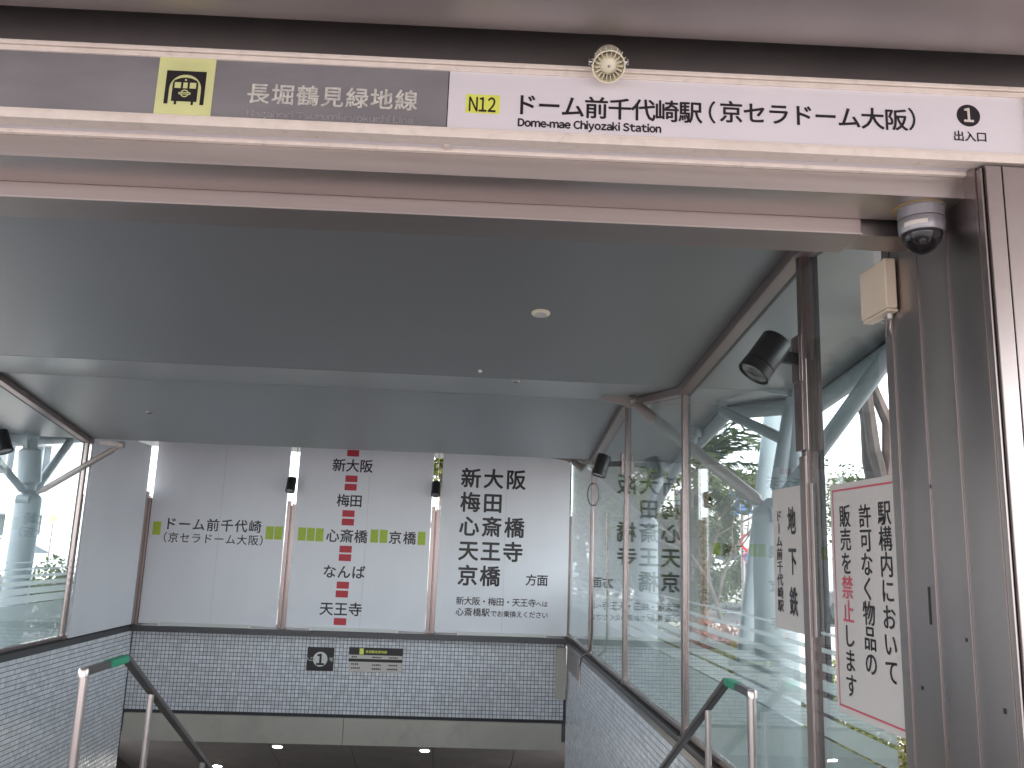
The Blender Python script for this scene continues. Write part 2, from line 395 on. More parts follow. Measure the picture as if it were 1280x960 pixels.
# concrete beam over the passage and the passage behind it
bm = root('concrete_beam', (-1.4, D4, ZB), 'beige concrete beam spanning the passage below the mosaic tiles', 'beam')
for x0, x1 in ((WL + .02, at(430, 900, 'Y', D4).x - .003), (at(430, 900, 'Y', D4).x + .003, WR - .06)):
    MB().box(x0, x1, D4 - .03, D4 + .25, ZB, ZT - .002).build('beam_face', 'conc', bm, bevel=.004)
MB().box(WL + .04, WR - .08, D4 + .0, D4 + .22, ZB + .01, ZT - .01).build('joint_backing', 'grout', bm)
pr = root('passage', (-1.4, D4 + 2, ZB - 3), 'dark underground passage with small lit ceiling lamps beyond the beam', 'passage')
PS = .5
def pc(y): return ZB + .02 - PS * max(0, min(y, D4 + 2.4) - (D4 + .26))
for k in range(6):
    xa = WL - .5 + k * (WR - WL + 1) / 6; xb_ = xa + (WR - WL + 1) / 6
    for ya, yb in ((D4 + .26, D4 + 1.3), (D4 + 1.3, D4 + 2.4)):
        MB().hexa([(xa + .004, ya + .004, pc(ya)), (xb_ - .004, ya + .004, pc(ya)), (xb_ - .004, yb - .004, pc(yb)), (xa + .004, yb - .004, pc(yb)),
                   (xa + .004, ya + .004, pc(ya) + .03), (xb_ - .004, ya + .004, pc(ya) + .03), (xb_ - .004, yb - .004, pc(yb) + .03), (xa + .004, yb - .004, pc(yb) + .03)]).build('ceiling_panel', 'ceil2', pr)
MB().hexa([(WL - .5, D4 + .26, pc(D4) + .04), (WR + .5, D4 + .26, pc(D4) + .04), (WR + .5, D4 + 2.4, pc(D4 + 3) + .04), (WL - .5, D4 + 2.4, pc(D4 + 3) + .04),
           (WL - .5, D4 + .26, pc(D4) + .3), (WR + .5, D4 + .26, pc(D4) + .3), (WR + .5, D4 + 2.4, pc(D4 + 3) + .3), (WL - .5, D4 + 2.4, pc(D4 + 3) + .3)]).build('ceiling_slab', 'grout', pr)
FZ = -4.48
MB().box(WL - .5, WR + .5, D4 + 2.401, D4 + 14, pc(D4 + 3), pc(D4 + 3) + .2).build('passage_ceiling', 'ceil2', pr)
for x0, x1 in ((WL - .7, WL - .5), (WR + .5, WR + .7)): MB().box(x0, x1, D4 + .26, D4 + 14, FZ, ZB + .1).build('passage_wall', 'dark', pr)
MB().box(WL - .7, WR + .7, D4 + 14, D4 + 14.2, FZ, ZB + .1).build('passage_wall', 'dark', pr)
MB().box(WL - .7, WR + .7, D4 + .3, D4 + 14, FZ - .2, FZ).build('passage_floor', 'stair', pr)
for i, (px, py, lab) in enumerate(((347, 932.5, 'lit round downlight in the passage ceiling left of centre'), (531, 937.5, 'lit round downlight in the passage ceiling right of centre'), (272, 957, 'dim lit downlight deeper in the passage behind the sloping handrail'))):
    # where the view ray meets the sloping passage ceiling
    q0 = at(px, py, 'Y', 1.0); a_ = (q0.z - EYE); y_ = (ZB + .02 + PS * (D4 + .26) - EYE) / (a_ + PS)
    p = at(px, py, 'Y', y_); nr = Vector((0, -PS, -1)).normalized()
    r = root('downlight', p, lab, 'downlight', 'downlights in the passage ceiling')
    MB().lathe(p, nr, [(-.004, .085), (.010, .085), (.012, .07)], 24).build('trim_ring', 'white', r)
    MB().lathe(p, nr, [(.008, .062), (.014, .06)], 24).build('lamp_lens', 'lamp', r)
# pilaster at the right end of the tiled end wall
r = root('pilaster', (WR - .1, D4 - .1, ZT), 'narrow grey pilaster in the right corner beside the end wall', 'pilaster')
MB().box(WR - .16, WR - .03, D4 - .16, D4 - .035, ZT + .33, TOP - .04).build('pilaster_body', 'conc', r, bevel=.004)

# ================================================================ roof
OR, OL = 2.43, WL - .93
rf = root('folded_roof', (-1.4, D2, ZP), 'folded zigzag roof with blue-grey aluminium ceiling panels over the stairs', 'roof')
ys = [2.80, D0, D1, D2, D3, D4, D4 + .6]
G = .006
for a, b in zip(ys, ys[1:]):
    za, zb_ = roof_z(a), roof_z(b)
    for x0, x1 in ((OL, WL - .0), (WL, WR), (WR, OR)):
        g0 = G if x0 != OL else 0; g1 = G if x1 != OR else 0
        mb = MB(); mb.hexa([(x0 + g0, a + G, za), (x1 - g1, a + G, za), (x1 - g1, b - G, zb_), (x0 + g0, b - G, zb_),
                            (x0 + g0, a + G, za + .03), (x1 - g1, a + G, za + .03), (x1 - g1, b - G, zb_ + .03), (x0 + g0, b - G, zb_ + .03)])
        mb.build('ceiling_panel', 'ceil', rf)
    mb = MB(); mb.hexa([(OL + .01, a, za + .032), (OR - .01, a, za + .032), (OR - .01, b, zb_ + .032), (OL + .01, b, zb_ + .032),
                        (OL + .01, a, za + .16), (OR - .01, a, za + .16), (OR - .01, b, zb_ + .16), (OL + .01, b, zb_ + .16)])
    mb.build('roof_slab', 'gasket', rf)
    for xe in (OL - .012, OR + .012):
        MB().bar((xe, a, za + .06), (xe, b, zb_ + .06), .024, .17).build('edge_trim', 'gasket', rf)
    for xe in (OL + .02, OR + .03):
        MB().tube([(xe, a, za - .075), (xe, b, zb_ - .075)], .062, 16).build('eave_pipe', 'tube', rf, smooth=True)
# small fixtures in the ceiling
def ceil_disc(px, py, name, cat, lab, rad, matn, hole=None):
    y = 4.5
    for _ in range(30):
        p = at(px, py, 'Y', y); dz = roof_z(y) - p.z; y += dz * .6 / max(.2, (EYE - p.z) / -y)
        y = max(3.0, min(11, y))
    p = at(px, py, 'Y', y); sl_ = (roof_z(y + .05) - roof_z(y)) / .05; nrm = Vector((0, sl_, -1)).normalized()
    r = root(name, p, lab, cat)
    MB().lathe(p, nrm, [(-.002, rad), (.006, rad), (.012, rad * .86)], 28).build('rim', matn, r, smooth=True)
    MB().lathe(p, nrm, [(.0125, rad * .72), (.016, rad * .68)], 24).build('face', hole or matn, r)
    return p
ceil_disc(676, 391, 'ceiling_downlight', 'downlight', 'cream round downlight in the nearest ceiling panel', .052, 'ivory', 'paper')
ceil_disc(187, 515, 'smoke_detector', 'detector', 'tiny dark round detector on the far ceiling near the blank board', .035, 'silver', 'guts')
ceil_disc(645, 476, 'sprinkler_head', 'sprinkler', 'tiny grey sprinkler head on the narrow rising ceiling strip', .03, 'steeld', 'guts')
ceil_disc(600, 463, 'ceiling_sensor', 'sensor', 'tiny pale sensor at the fold of the nearest ceiling panel', .014, 'white', 'white')

for y_ in (D1 + .12, D2 - .12):
    for k in range(9):
        x_ = WL + .35 + k * .65; z_ = roof_z(y_)
        MB().lathe((x_, y_, z_ + .001), (0, 0, -1), [(0, .009), (.004, .007)], 8).build('screw_head', 'steeld', rf)
# ================================================================ glass walls
def cover_mullion(r, x, y, side, zt, w=.62):
    """upright of a side wall: slim fin above, wider cover below z=2.0, dark gasket on the far side"""
    s = side
    def bx(u0, u1, y0, y1, z0, z1, nm, m, bv=0):
        u0 *= w; u1 *= w; MB().box(min(x + s * u0, x + s * u1), max(x + s * u0, x + s * u1), y0, y1, z0, z1).build(nm, m, r, bevel=bv)
    bx(-.030, .034, y - .026, y + .026, KZ + .004, zt - .02, 'mullion', 'mull', .003)
    bx(-.040, -.031, y - .036, y + .030, KZ + .004, 2.0, 'mullion_cover', 'trim', .003)
    bx(.035, .054, y - .03, y + .03, KZ + .004, zt - .02, 'gasket', 'gasket')
    bx(-.008, .008, y + .027, y + .041, KZ + .004, zt - .05, 'gasket', 'gasket')
def side_glass(x, side, ybays, lab, blank_last=False):
    r = root('glass_wall', (x, ybays[0], KZ), lab, 'glass wall')
    for k, (a, b) in enumerate(zip(ybays, ybays[1:])):
        za, zb_ = roof_z(a), roof_z(b)
        m = MB().hexa([(x - .005, a + .04, KZ + .06), (x + .005, a + .04, KZ + .06), (x + .005, b - .04, KZ + .06), (x - .005, b - .04, KZ + .06),
                       (x - .005, a + .04, za - .05), (x + .005, a + .04, za - .05), (x + .005, b - .04, zb_ - .05), (x - .005, b - .04, zb_ - .05)])
        pane = m.build('glass_pane', 'glass', r)
        xo = x + side * .0075
        z = 1.265
        for i, w in enumerate((.012, .02, .03, .044, .06, .074)):
            MB().quad((xo, a + .045, z - w), (xo, b - .045, z - w), (xo, b - .045, z), (xo, a + .045, z)).build('frosted_band', 'band', pane)
            z -= w + (.052, .044, .034, .024, .015, .009)[i]
        MB().quad((xo, a + .045, KZ + .065), (xo, b - .045, KZ + .065), (xo, b - .045, z), (xo, a + .045, z)).build('frosted_film', 'film', pane)
        MB().box(x - .03, x + .03, a + .03, b - .03, KZ + .002, KZ + .058).build('bottom_rail', 'mull', r, bevel=.003)
        MB().box(min(x - side * .032, x - side * .05), max(x - side * .032, x - side * .05), a + .03, b - .03, KZ + .003, KZ + .02).build('gasket', 'gasket', r)
        mb = MB(); mb.bar((x - side * .01, a + .0, za - .032), (x - side * .01, b, zb_ - .032), .075, .056); mb.build('head_trim', 'trim', r, bevel=.004)
        MB().bar((x + side * .038, a, za - .03), (x + side * .038, b, zb_ - .03), .018, .062).build('gasket', 'gasket', r)
    return r
gr = side_glass(WR, 1, [2.93, D0, D1, D2, D3, D4], 'side glass wall with cream notices and frosted bands, trees behind')
for y in (D0, D1, D2, D3): cover_mullion(gr, WR + (.004 if y == D0 else 0), y, 1, roof_z(y), .95 if y == D0 else .62)
gl = side_glass(WL, -1, [2.93, D0, D1, D2, D3, D4], 'side glass wall facing the white apartment block, frosted in its lower part')
for y in (D0, D1, D2, D3): cover_mullion(gl, WL, y, -1, roof_z(y))
# heavier steel details of the nearest right upright
MB().box(WR - .048, WR - .023, D0 - .06, D0 + .03, 2.02, 2.43).build('bracket_plate', 'mull', gr, bevel=.003)
# far end: glass behind the boards
BX = [(-4.255, -2.443), (-2.315, -.452), (-.322, 1.476)]
mx_ = [WL + .045, (BX[0][1] + BX[1][0]) / 2, (BX[1][1] + BX[2][0]) / 2, WR - .02]
ge = root('glass_wall', (-1.4, D4, KZ), 'end glass wall mostly hidden behind the three printed white boards', 'glass wall')
for a, b in zip(mx_, mx_[1:]):
    MB().box(a + .03, b - .03, D4 + .055, D4 + .065, KZ + .05, roof_z(D4) - .03).build('glass_pane', 'glass', ge)
    MB().box(a + .03, b - .03, D4 + .035, D4 + .085, KZ + .004, KZ + .048).build('bottom_rail', 'mull', ge, bevel=.003)
MB().bar((WL, D4 + .06, roof_z(D4) - .03), (WR, D4 + .06, roof_z(D4) - .03), .06, .05).build('head_trim', 'trim', ge)
for i, x in enumerate(mx_):
    for dx, w in ((-.036, .05), (.036, .05)):
        MB().box(x + dx - w / 2, x + dx + w / 2, D4 - .05, D4 + .03, KZ + .004, 2.07 if dx > 0 else 2.11).build('mullion_cover', 'mull', ge, bevel=.003)
    MB().box(x - .012, x + .012, D4 - .03, D4 + .05, KZ + .004, 2.05).build('gasket', 'trim', ge)
    MB().box(x - .004, x + .004, D4 + .035, D4 + .085, 2.05, roof_z(D4) - .05).build('mullion', 'kerbl', ge)

# ================================================================ white boards
BP = 11.90
def board(x0, x1, z0, z1, seam, lab):
    r = root('direction_board', ((x0 + x1) / 2, BP, z0), lab, 'board', 'white boards across the far end of the entrance')
    for a, b in ((x0, seam - .0015), (seam + .0015, x1)):
        MB().box(a, b, BP, BP + .03, z0, z1).build('board_panel', 'board', r, bevel=.002)
    MB().box(seam - .01, seam + .01, BP + .003, BP + .028, z0 + .002, z1 - .002).build('board_joint', 'seam', r)
    MB().box(x0 + .04, x1 - .04, BP + .031, BP + .06, z0 + .05, z1 - .05).build('backing_frame', 'steeld', r)
    return r
ZB0 = EYE - 1.125; ZB1 = EYE + 1.34
b1 = board(*BX[0], ZB0, ZB1, -3.317, 'white board with one station name between green squares, beside the blank corner board')
b2 = board(*BX[1], ZB0, ZB1, -1.33, 'white board with the vertical line map of red and green blocks')
b3 = board(*BX[2], ZB0, ZB1, .585, 'white board listing five large destination names in black')
bp = b1
PN = -Y
def W2(px, py): return at(px, py, 'Y', BP - .0012)
def PXW(py, px=600):   # metres per photo pixel on the boards
    return (W2(px + 1, py) - W2(px, py)).length
S_ = PXW(680)
def bl(parent, s, x0, y0, x1, y1, g, bold=.012, sx=1.0, m='ink', pn=None):
    bold *= 1.5
    mb = MB(); P0 = W2(x0, y0); P1 = W2(x1, y1); z = (P0.z + P1.z) / 2
    if abs(x1 - x0) > abs(y1 - y0): P0.z = P1.z = z
    line_of(mb, s, P0, P1, X, UZ, PN, g * S_ * sx, g * S_, bold)
    return mb.build('lettering', m, parent)
bl(b1, 'ドーム前千代崎', 213, 655, 319, 657.5, 16)
bl(b1, '（京セラドーム大阪）', 202, 672.5, 331, 674.5, 13, .006, 1.0)
def blocks(parent, pts, w, h, m):
    for (px, py) in pts:
        mb = MB(); p = W2(px, py); mb.box(p.x - w / 2, p.x + w / 2, BP - .0015, BP, p.z - h / 2, p.z + h / 2); mb.build('line_block', m, parent)
blocks(b1, [(196, 660), (337, 666), (348, 666.3)], 9.6 * S_, 16 * S_, 'green')
blocks(b2, [(377.5, 667.5), (388.5, 668), (399.5, 668.5), (468, 670), (479.5, 670.5), (527, 673)], 9.6 * S_, 16 * S_, 'green')
blocks(b2, [(441.5, 566.5), (439.3, 598.5), (438.3, 609), (435.6, 642), (434.8, 652.6), (432, 686.5), (431.2, 697), (428.5, 731.5), (427.3, 742.5), (425, 777)], 15 * S_, 8.2 * S_, 'red')
bl(b2, '新大阪', 424, 581.5, 458, 582.5, 17)
bl(b2, '梅田', 429, 625.5, 445, 626, 16.5)
bl(b2, '心斎橋', 416, 669.5, 451, 670.5, 17)
bl(b2, '京橋', 494, 672, 512, 672.5, 16.5)
bl(b2, 'なんば', 412, 714, 448, 715.5, 17)
bl(b2, '天王寺', 408, 760.5, 444, 762, 17)
bl(b3, '新大阪', 589, 597, 645, 600, 26, .016)
bl(b3, '梅田', 588, 627.5, 616, 628.5, 26, .016)
bl(b3, '心斎橋', 586.5, 657, 643, 660, 26, .016)
bl(b3, '天王寺', 585.5, 688, 641, 690, 26, .016)
bl(b3, '京橋', 584.5, 719, 612.5, 720, 26, .016)
bl(b3, '方面', 664, 725, 678, 725.5, 14.5)
bl(b3, '新大阪・梅田・天王寺', 575, 751, 665, 753.5, 10.4, .008)
bl(b3, 'へは', 673.5, 755, 681, 755.2, 7.6, .008)
bl(b3, '心斎橋駅', 574.5, 764.5, 607, 765.5, 10.4, .008)
bl(b3, 'でお乗換えください', 617, 767, 681, 769, 8.2, .008)
# blank board on the left side wall
xb = WL + .055
r = root('blank_board', (xb, 11, ZB0), 'plain white board without print filling the last bay of the side wall', 'board')
p_a = at(86, 797, 'X', xb).y; p_b = D4 - .06
MB().box(xb - .03, xb, D3 + .06, at(164, 779, 'X', xb).y, ZB0, EYE + 1.22).build('board_panel', 'board', r, bevel=.002)
# corner upright between blank board and first printed board
r = root('corner_post', (WL + .05, D4 - .03, KZ), 'brown steel corner post between the blank board and the first printed board', 'post')
MB().box(WL + .01, WL + .06, at(164, 779, 'X', xb).y + .01, D4 - .13, KZ + .006, 2.16).build('post_body', 'mull', r, bevel=.003)
MB().box(WL + .02, WL + .078, D4 - .12, D4 - .06, KZ + .006, 2.08).build('post_cover', 'trim', r, bevel=.003)
# strip lights lying under the boards
for (a, ya, b, yb, lab) in ((199, 785.5, 312, 790, 'white strip light under the board beside the blank corner board'), (388, 793, 496, 797, 'white strip light under the line map board'), (572, 798, 681, 800, 'white strip light under the destination list board')):
    p = at(a, ya, 'Y', D4 - .11); q = at(b, yb, 'Y', D4 - .11)
    r = root('strip_light', (p.x, p.y, KZ), lab, 'strip light', 'strip lights under the boards')
    MB().box(p.x, q.x, D4 - .138, D4 - .094, KZ + .003, KZ + .044).build('housing', 'white', r, bevel=.004)
    for xe in (p.x, q.x): MB().box(xe - .012, xe + .012, D4 - .142, D4 - .0935, KZ + .002, KZ + .048).build('end_cap', 'cream', r)

# ================================================================ signs on the tiled end wall
def wallsign(px0, py0, px1, py1, name, lab, base):
    yp = D4 - .03; a = at(px0, py1, 'Y', yp); b = at(px1, py0, 'Y', yp)
    r = root(name, ((a.x + b.x) / 2, yp, a.z), lab, 'sign')
    MB().box(a.x, b.x, yp, yp + .022, a.z, b.z).build('sign_plate', base, r, bevel=.003); return r, a, b
r, a, b = wallsign(382.5, 810, 418, 838, 'entrance_number_sign', 'black sign with a white circled number one on the tiled end wall', 'ink')
c = Vector(((a.x + b.x) / 2, a.y - .0015, (a.z + b.z) / 2)); h = b.z - a.z
mb = MB(); disc(mb, c, X, UZ, h * .32); mb.build('number_disc', 'white', r)
mb = MB(); put_glyph(mb, '１', c - Y * .001, X, UZ, PN, h * .62, h * .62, .035); mb.build('lettering', 'ink', r)
mb = MB(); line_of(mb, '入口', c + X * (-.165), c + X * (-.105), X, UZ, PN, .06, .06, .01); put_glyph(mb, '号', c + X * .145, X, UZ, PN, .06, .06, .01); mb.build('lettering', 'fade', r)
r, a, b = wallsign(435, 811, 503.5, 839.5, 'timetable_sign', 'small timetable board with a black header on the tiled end wall', 'paper')
w = b.x - a.x; h = b.z - a.z; yq = a.y - .0015
MB().box(a.x - .004, b.x + .004, yq - .004, yq + .002, a.z + h * .70, b.z + .002).build('header_band', 'ink', r)
MB().box(a.x - .002, b.x + .002, yq - .003, yq + .002, a.z + h * .42, a.z + h * .54).build('row_band', 'ink', r)
MB().box(a.x + w * .19, a.x + w * .27, yq - .0055, yq - .004, a.z + h * .72, a.z + h * .97).build('line_mark', 'yellow2', r)
mb = MB(); line_of(mb, '長堀鶴見緑地線', Vector((a.x + w * .33, yq - .0055, a.z + h * .84)), Vector((a.x + w * .68, yq - .0055, a.z + h * .84)), X, UZ, PN, .042, .042, .01); mb.build('lettering', 'yellow2', r)
mb = MB()
for (u, v, n_) in ((.05, .61, 3), (.44, .61, 5), (.75, .61, 5), (.05, .32, 4), (.05, .16, 5), (.44, .30, 5), (.75, .30, 5), (.44, .14, 5), (.72, .14, 6)):
    for k in range(n_): # illegible rows in the photograph: short broken marks
        x0 = a.x + w * (u + k * .035); mb.quad((x0, yq - .001, a.z + h * (v - .03)), (x0 + w * .026, yq - .001, a.z + h * (v - .03)), (x0 + w * .026, yq - .001, a.z + h * (v + random.uniform(.01, .04))), (x0, yq - .001, a.z + h * (v + .03)))
mb.build('print_rows', 'ink', r, kind='stuff')

# ================================================================ notices on the right glass
def notice(px_far, px_near, ytop, ybot, name, lab, border):
    xg = WR - .012; a = at(px_far, ytop, 'X', xg); b = at(px_far, ybot, 'X', xg); y0 = at(px_near, 640, 'X', xg).y
    r = root(name, (xg, a.y, b.z), lab, 'notice')
    z1, z0 = a.z, b.z; y1 = a.y
    mb = MB(); R = .018 if border else .006; pts = []
    for (cy, cz, a0) in ((y0 + R, z0 + R, 180), (y1 - R, z0 + R, 270), (y1 - R, z1 - R, 0), (y0 + R, z1 - R, 90)):
        for k in range(7):
            t = math.radians(a0 + 15 * k); pts.append((cy + R * math.cos(t), cz + R * math.sin(t)))
    n = len(pts); mb.v = [Vector((xg, p, q)) for p, q in pts] + [Vector((xg + .003, p, q)) for p, q in pts]
    mb.f = [tuple(range(n)), tuple(range(2 * n - 1, n - 1, -1))] + [(k, (k + 1) % n, n + (k + 1) % n, n + k) for k in range(n)]
    mb.build('notice_plate', 'paper', r)
    if border:
        e = .022; t = .0075; xq = xg - .001
        for (ya, yb, za, zb_) in ((y0 + e, y1 - e, z0 + e, z0 + e + t), (y0 + e, y1 - e, z1 - e - t, z1 - e), (y0 + e, y0 + e + t, z0 + e + t, z1 - e - t), (y1 - e - t, y1 - e, z0 + e + t, z1 - e - t)):
            MB().quad((xq, ya, za), (xq, yb, za), (xq, yb, zb_), (xq, ya, zb_)).build('border_line', 'redline', r)
    return r, xg - .0015
def vcol(parent, s, xg, x0, y0, x1, y1, g, wy, bold=.012, reds=()):
    P0 = at(x0, y0, 'X', xg); P1 = at(x1, y1, 'X', xg); ym = (P0.y + P1.y) / 2; P0.y = P1.y = ym
    for m, sel in (('ink', [k for k in range(len(s)) if k not in reds]), ('redline', list(reds))):
        mb = MB()
        for k in sel:
            ch = s[k]
            if ch == 'ー':
                q = P0.lerp(P1, k / (len(s) - 1)); put_glyph(mb, ch, q, UZ * -1, -Y, -X, g, wy, bold); continue
            put_glyph(mb, ch, P0.lerp(P1, k / (len(s) - 1)), -Y, UZ, -X, wy, g, bold)
        if mb.f: mb.build('lettering', m, parent)
r, xg = notice(1037, 1150, 607, 883, 'no_selling_notice', 'cream notice with red border and three columns of black writing', True)
vcol(r, '駅構内において', xg, 1104, 641, 1116, 840, .092, .098, .012)
vcol(r, '許可なく物品の', xg, 1079, 645, 1091, 830, .092, .098, .012)
vcol(r, '販売を禁止します', xg, 1056, 645, 1064, 857, .092, .098, .012, reds=(3, 4))
r, xg = notice(965.5, 1016, 613, 783, 'subway_notice', 'cream notice with large black writing behind the nearest glass upright', False)
vcol(r, '地下鉄', xg, 988.5, 651, 993, 752, .132, .098, .024)
vcol(r, 'ドーム前千代崎駅', xg, 973, 645, 976.5, 757, .058, .075, .018)

# ================================================================ header beam with sign
zf = lambda py, d: facat(560, py, d).z
zt1, zt2, zt3, zt4 = zf(78, -.085), zf(89.5, -.085), zf(160.5, -.085), zf(174, -.085)
zh0 = zf(219, 0); d1 = .190; zh1 = EYE + 1.043; d2 = .368
XR = 1.432; XLh = -4.6
hb = root('header_beam', F(0, 0, zh0), 'stepped brushed steel header beam across the entrance below the station sign', 'beam')
mb = MB(); mb.fbox(XLh, XR, 0, d1, zh0, zt2); mb.build('beam_face', 'steel', hb, bevel=.004)
xn = facat(1078, 298, d1).dot(FE)
mb = MB(); mb.fbox(XLh, xn, d1 + .0005, d2, zh1, zt2); mb.build('beam_step', 'steelb', hb, bevel=.004)
mb = MB(); mb.fbox(xn + .001, WR + .02, d1 + .0405, d2 - .003, zh1 + .012, zt2); mb.build('beam_step', 'steeld', hb, bevel=.003)
MB().fbox(XLh, xn, d1 - .003, d1 + .0, zh1 - .001, zh1 + .004).build('edge_lip', 'steel', hb)
MB().fbox(XLh, XR, -.003, -.0, zh0 - .001, zh0 + .004).build('edge_lip', 'steel', hb)
MB().fbox(XLh, 1.46, .372, .45, zh1 + .07, zt1 + .2).build('rear_casing', 'steeld', hb)
# station sign
SR = facat(1275, 150, -.085).dot(FE) + .012
xs = facat(560.5, 120, -.085).dot(FE)
sg = root('station_sign', F(0, -.085, zt4), 'long station name sign with cream frame, grey left half and pale right half', 'sign')
MB().fbox(XLh, SR, -.083, -.025, zt4 + .012, zt1 - .004).build('sign_box', 'lilac', sg)
def frame(d0, d1_, z0, z1):
    MB().fbox(XLh, SR + .03, d0, d1_, z0, z1).build('frame', 'cream', sg, bevel=.002)
zm = (zt1 + zt2) / 2 + .002; frame(-.1, -.025, zm, zt1); frame(-.094, -.0835, zt2, zm - .0015)
zm = zt3 - .010; frame(-.094, -.0835, zm + .0015, zt3); frame(-.1, -.05, zt4, zm)
MB().fbox(SR, SR + .032, -.1003, -.0835, zt3, zt2).build('frame', 'cream', sg, bevel=.002)
MB().fbox(XLh, 1.6, -.049, -.004, zt4 + .005, zt4 + .011).build('underside', 'lilac', sg)
zl0, zl1 = zf(191, -.012), zf(185, -.012)
MB().fbox(XLh, 1.46, -.018, -.001, zl0, zl1 + .004).build('frame', 'cream', sg, bevel=.0015)
MB().fbox(xs - .008, xs + .006, -.05, -.0185, zt4 - .002, zt4 + .0045).build('frame_divider', 'cream', sg)
MB().fbox(XLh, xs - .002, -.087, -.0832, zt3 - .001, zt2 + .001).build('grey_panel', 'greyac', sg)
MB().fbox(xs + .001, SR, -.087, -.0832, zt3 - .001, zt2 + .001).build('name_panel', 'lilac', sg)
MB().fbox(xs - .0019, xs + .0009, -.0866, -.0832, zt3, zt2).build('gap_shadow', 'ink', sg)
SD = -.0875
def fp(px, py): return facat(px, py, SD)
def fl(s, x0, y0, x1, y1, g, bold=.014, m='ink', sx=1, name='lettering'):
    mb = MB(); k = (fp(x0 + 5, y0) - fp(x0 - 5, y0)).length / 10
    P0, P1 = fp(x0, y0), fp(x1, y1); z = (P0.z + P1.z) / 2; P0.z = P1.z = z
    line_of(mb, s, P0, P1, FE, UZ, -FN, g * k * sx, g * k, bold); return mb.build(name, m, sg)
fl('ドーム前千代崎駅', 657, 132.5, 863, 138.5, 31, .018)
fl('（', 880, 140, 882, 140, 31, .012)
fl('京セラドーム大阪', 914, 141, 1120, 148.5, 30.5, .018)
fl('）', 1150, 149.5, 1152, 149.5, 31, .012)
fl('出入口', 1198.5, 170, 1227, 171, 14.5, .018)
def flat(s, px, py, px1, size, bold, m='ink', name='lettering', gap=.07):
    mb = MB(); P = fp(px, py); k = (fp(px + 5, py) - fp(px - 5, py)).length / 10
    Q = fp(px1, py); latin(mb, s, P, FE, UZ, -FN, size * k, bold, gap, (Q - P).dot(FE)); return mb.build(name, m, sg)
flat('Dome-mae Chiyozaki Station', 647.5, 157.5, 827, 13.8, .045)
p = fp(603.5, 130); mb = MB(); k = .00222
rect(mb, p, FE, UZ, 45 * k, 27 * k); mb.build('number_label', 'yellow2', sg)
SD = -.088; flat('N12', 586, 138.5, 621, 26, .016, gap=.1)
SD = -.0875
p = fp(1210.5, 144.5); mb = MB(); disc(mb, p, FE, UZ, .0355); mb.build('number_disc', 'ink', sg)
SD = -.0882
mb = MB(); put_glyph(mb, '１', fp(1210.5, 143.5), FE, UZ, -FN, .052, .058, .03); mb.build('lettering', 'label', sg)
# grey half
SD = -.0875
fl('長堀鶴見緑地線', 323, 116, 508, 126, 29.5, .016, 'fade')
flat('Nagahori Tsurumi-ryokuchi Line', 308, 145, 518, 11.5, .004, 'faint')
pa, pb, pc = fp(199, 72), fp(269, 144), fp(234, 110)
x0, x1 = fp(196, 108).dot(FE), fp(267, 108).dot(FE)
MB().fbox(x0, x1, -.0885, -.0871, zt3, zt2).build('line_label', 'yellow', sg)
# tunnel and train pictogram
cx = fp(231.5, 112).dot(FE) ; cz = fp(231.5, 109).z; k = (x1 - x0) / 71
def PT(u, v, d=-.0892): return F(cx + u * k, d, cz + v * k)
mb = MB(); A = [(-20 * math.cos(math.pi * i / 16), -3 + 20 * math.sin(math.pi * i / 16)) for i in range(17)]
for (u, v), (u2, v2) in zip(A, A[1:]): mb.quad(PT(u, v), PT(u2, v2), PT(u2 * 1.25, 22), PT(u * 1.25, 22))
mb.quad(PT(-25, -24), PT(-20, -24), PT(-20, -3), PT(-25, 22)); mb.quad(PT(25, -24), PT(25, 22), PT(20, -3), PT(20, -24))
mb.build('tunnel_mark', 'ink', sg)
mb = MB(); body = [(-16, -20), (-16, 5), (-14, 9), (-7, 12), (0, 13), (7, 12), (14, 9), (16, 5), (16, -20)]
mb.quad(*[PT(u, v) for u, v in reversed(body)]); rect(mb, PT(-10.5, -22), FE, UZ, 3 * k, 5 * k); rect(mb, PT(10.5, -22), FE, UZ, 3 * k, 5 * k); mb.build('train_mark', 'ink', sg)
mb = MB()
for (u, v, w, h) in ((-9.5, 2, 8, 8), (0, 2, 5.5, 8), (9.5, 2, 8, 8), (0, -9, 15, 3.2)): rect(mb, PT(u, v, -.0896), FE, UZ, w * k, h * k)
disc(mb, PT(0, 9.5, -.0896), FE, UZ, 1.4 * k, 12)
for i in range(20):
    t0, t1 = 2 * math.pi * i / 20, 2 * math.pi * (i + 1) / 20
    mb.quad(*[PT(q * math.cos(t), -9 + q * math.sin(t), -.0896) for t, q in ((t0, 3.8), (t0, 5.2), (t1, 5.2), (t1, 3.8))])
mb.build('train_windows', 'yellow', sg)
mb = MB(); rect(mb, PT(0, -9, -.0899), FE, UZ, 12 * k, .9 * k); mb.build('emblem_line', 'ink', sg)

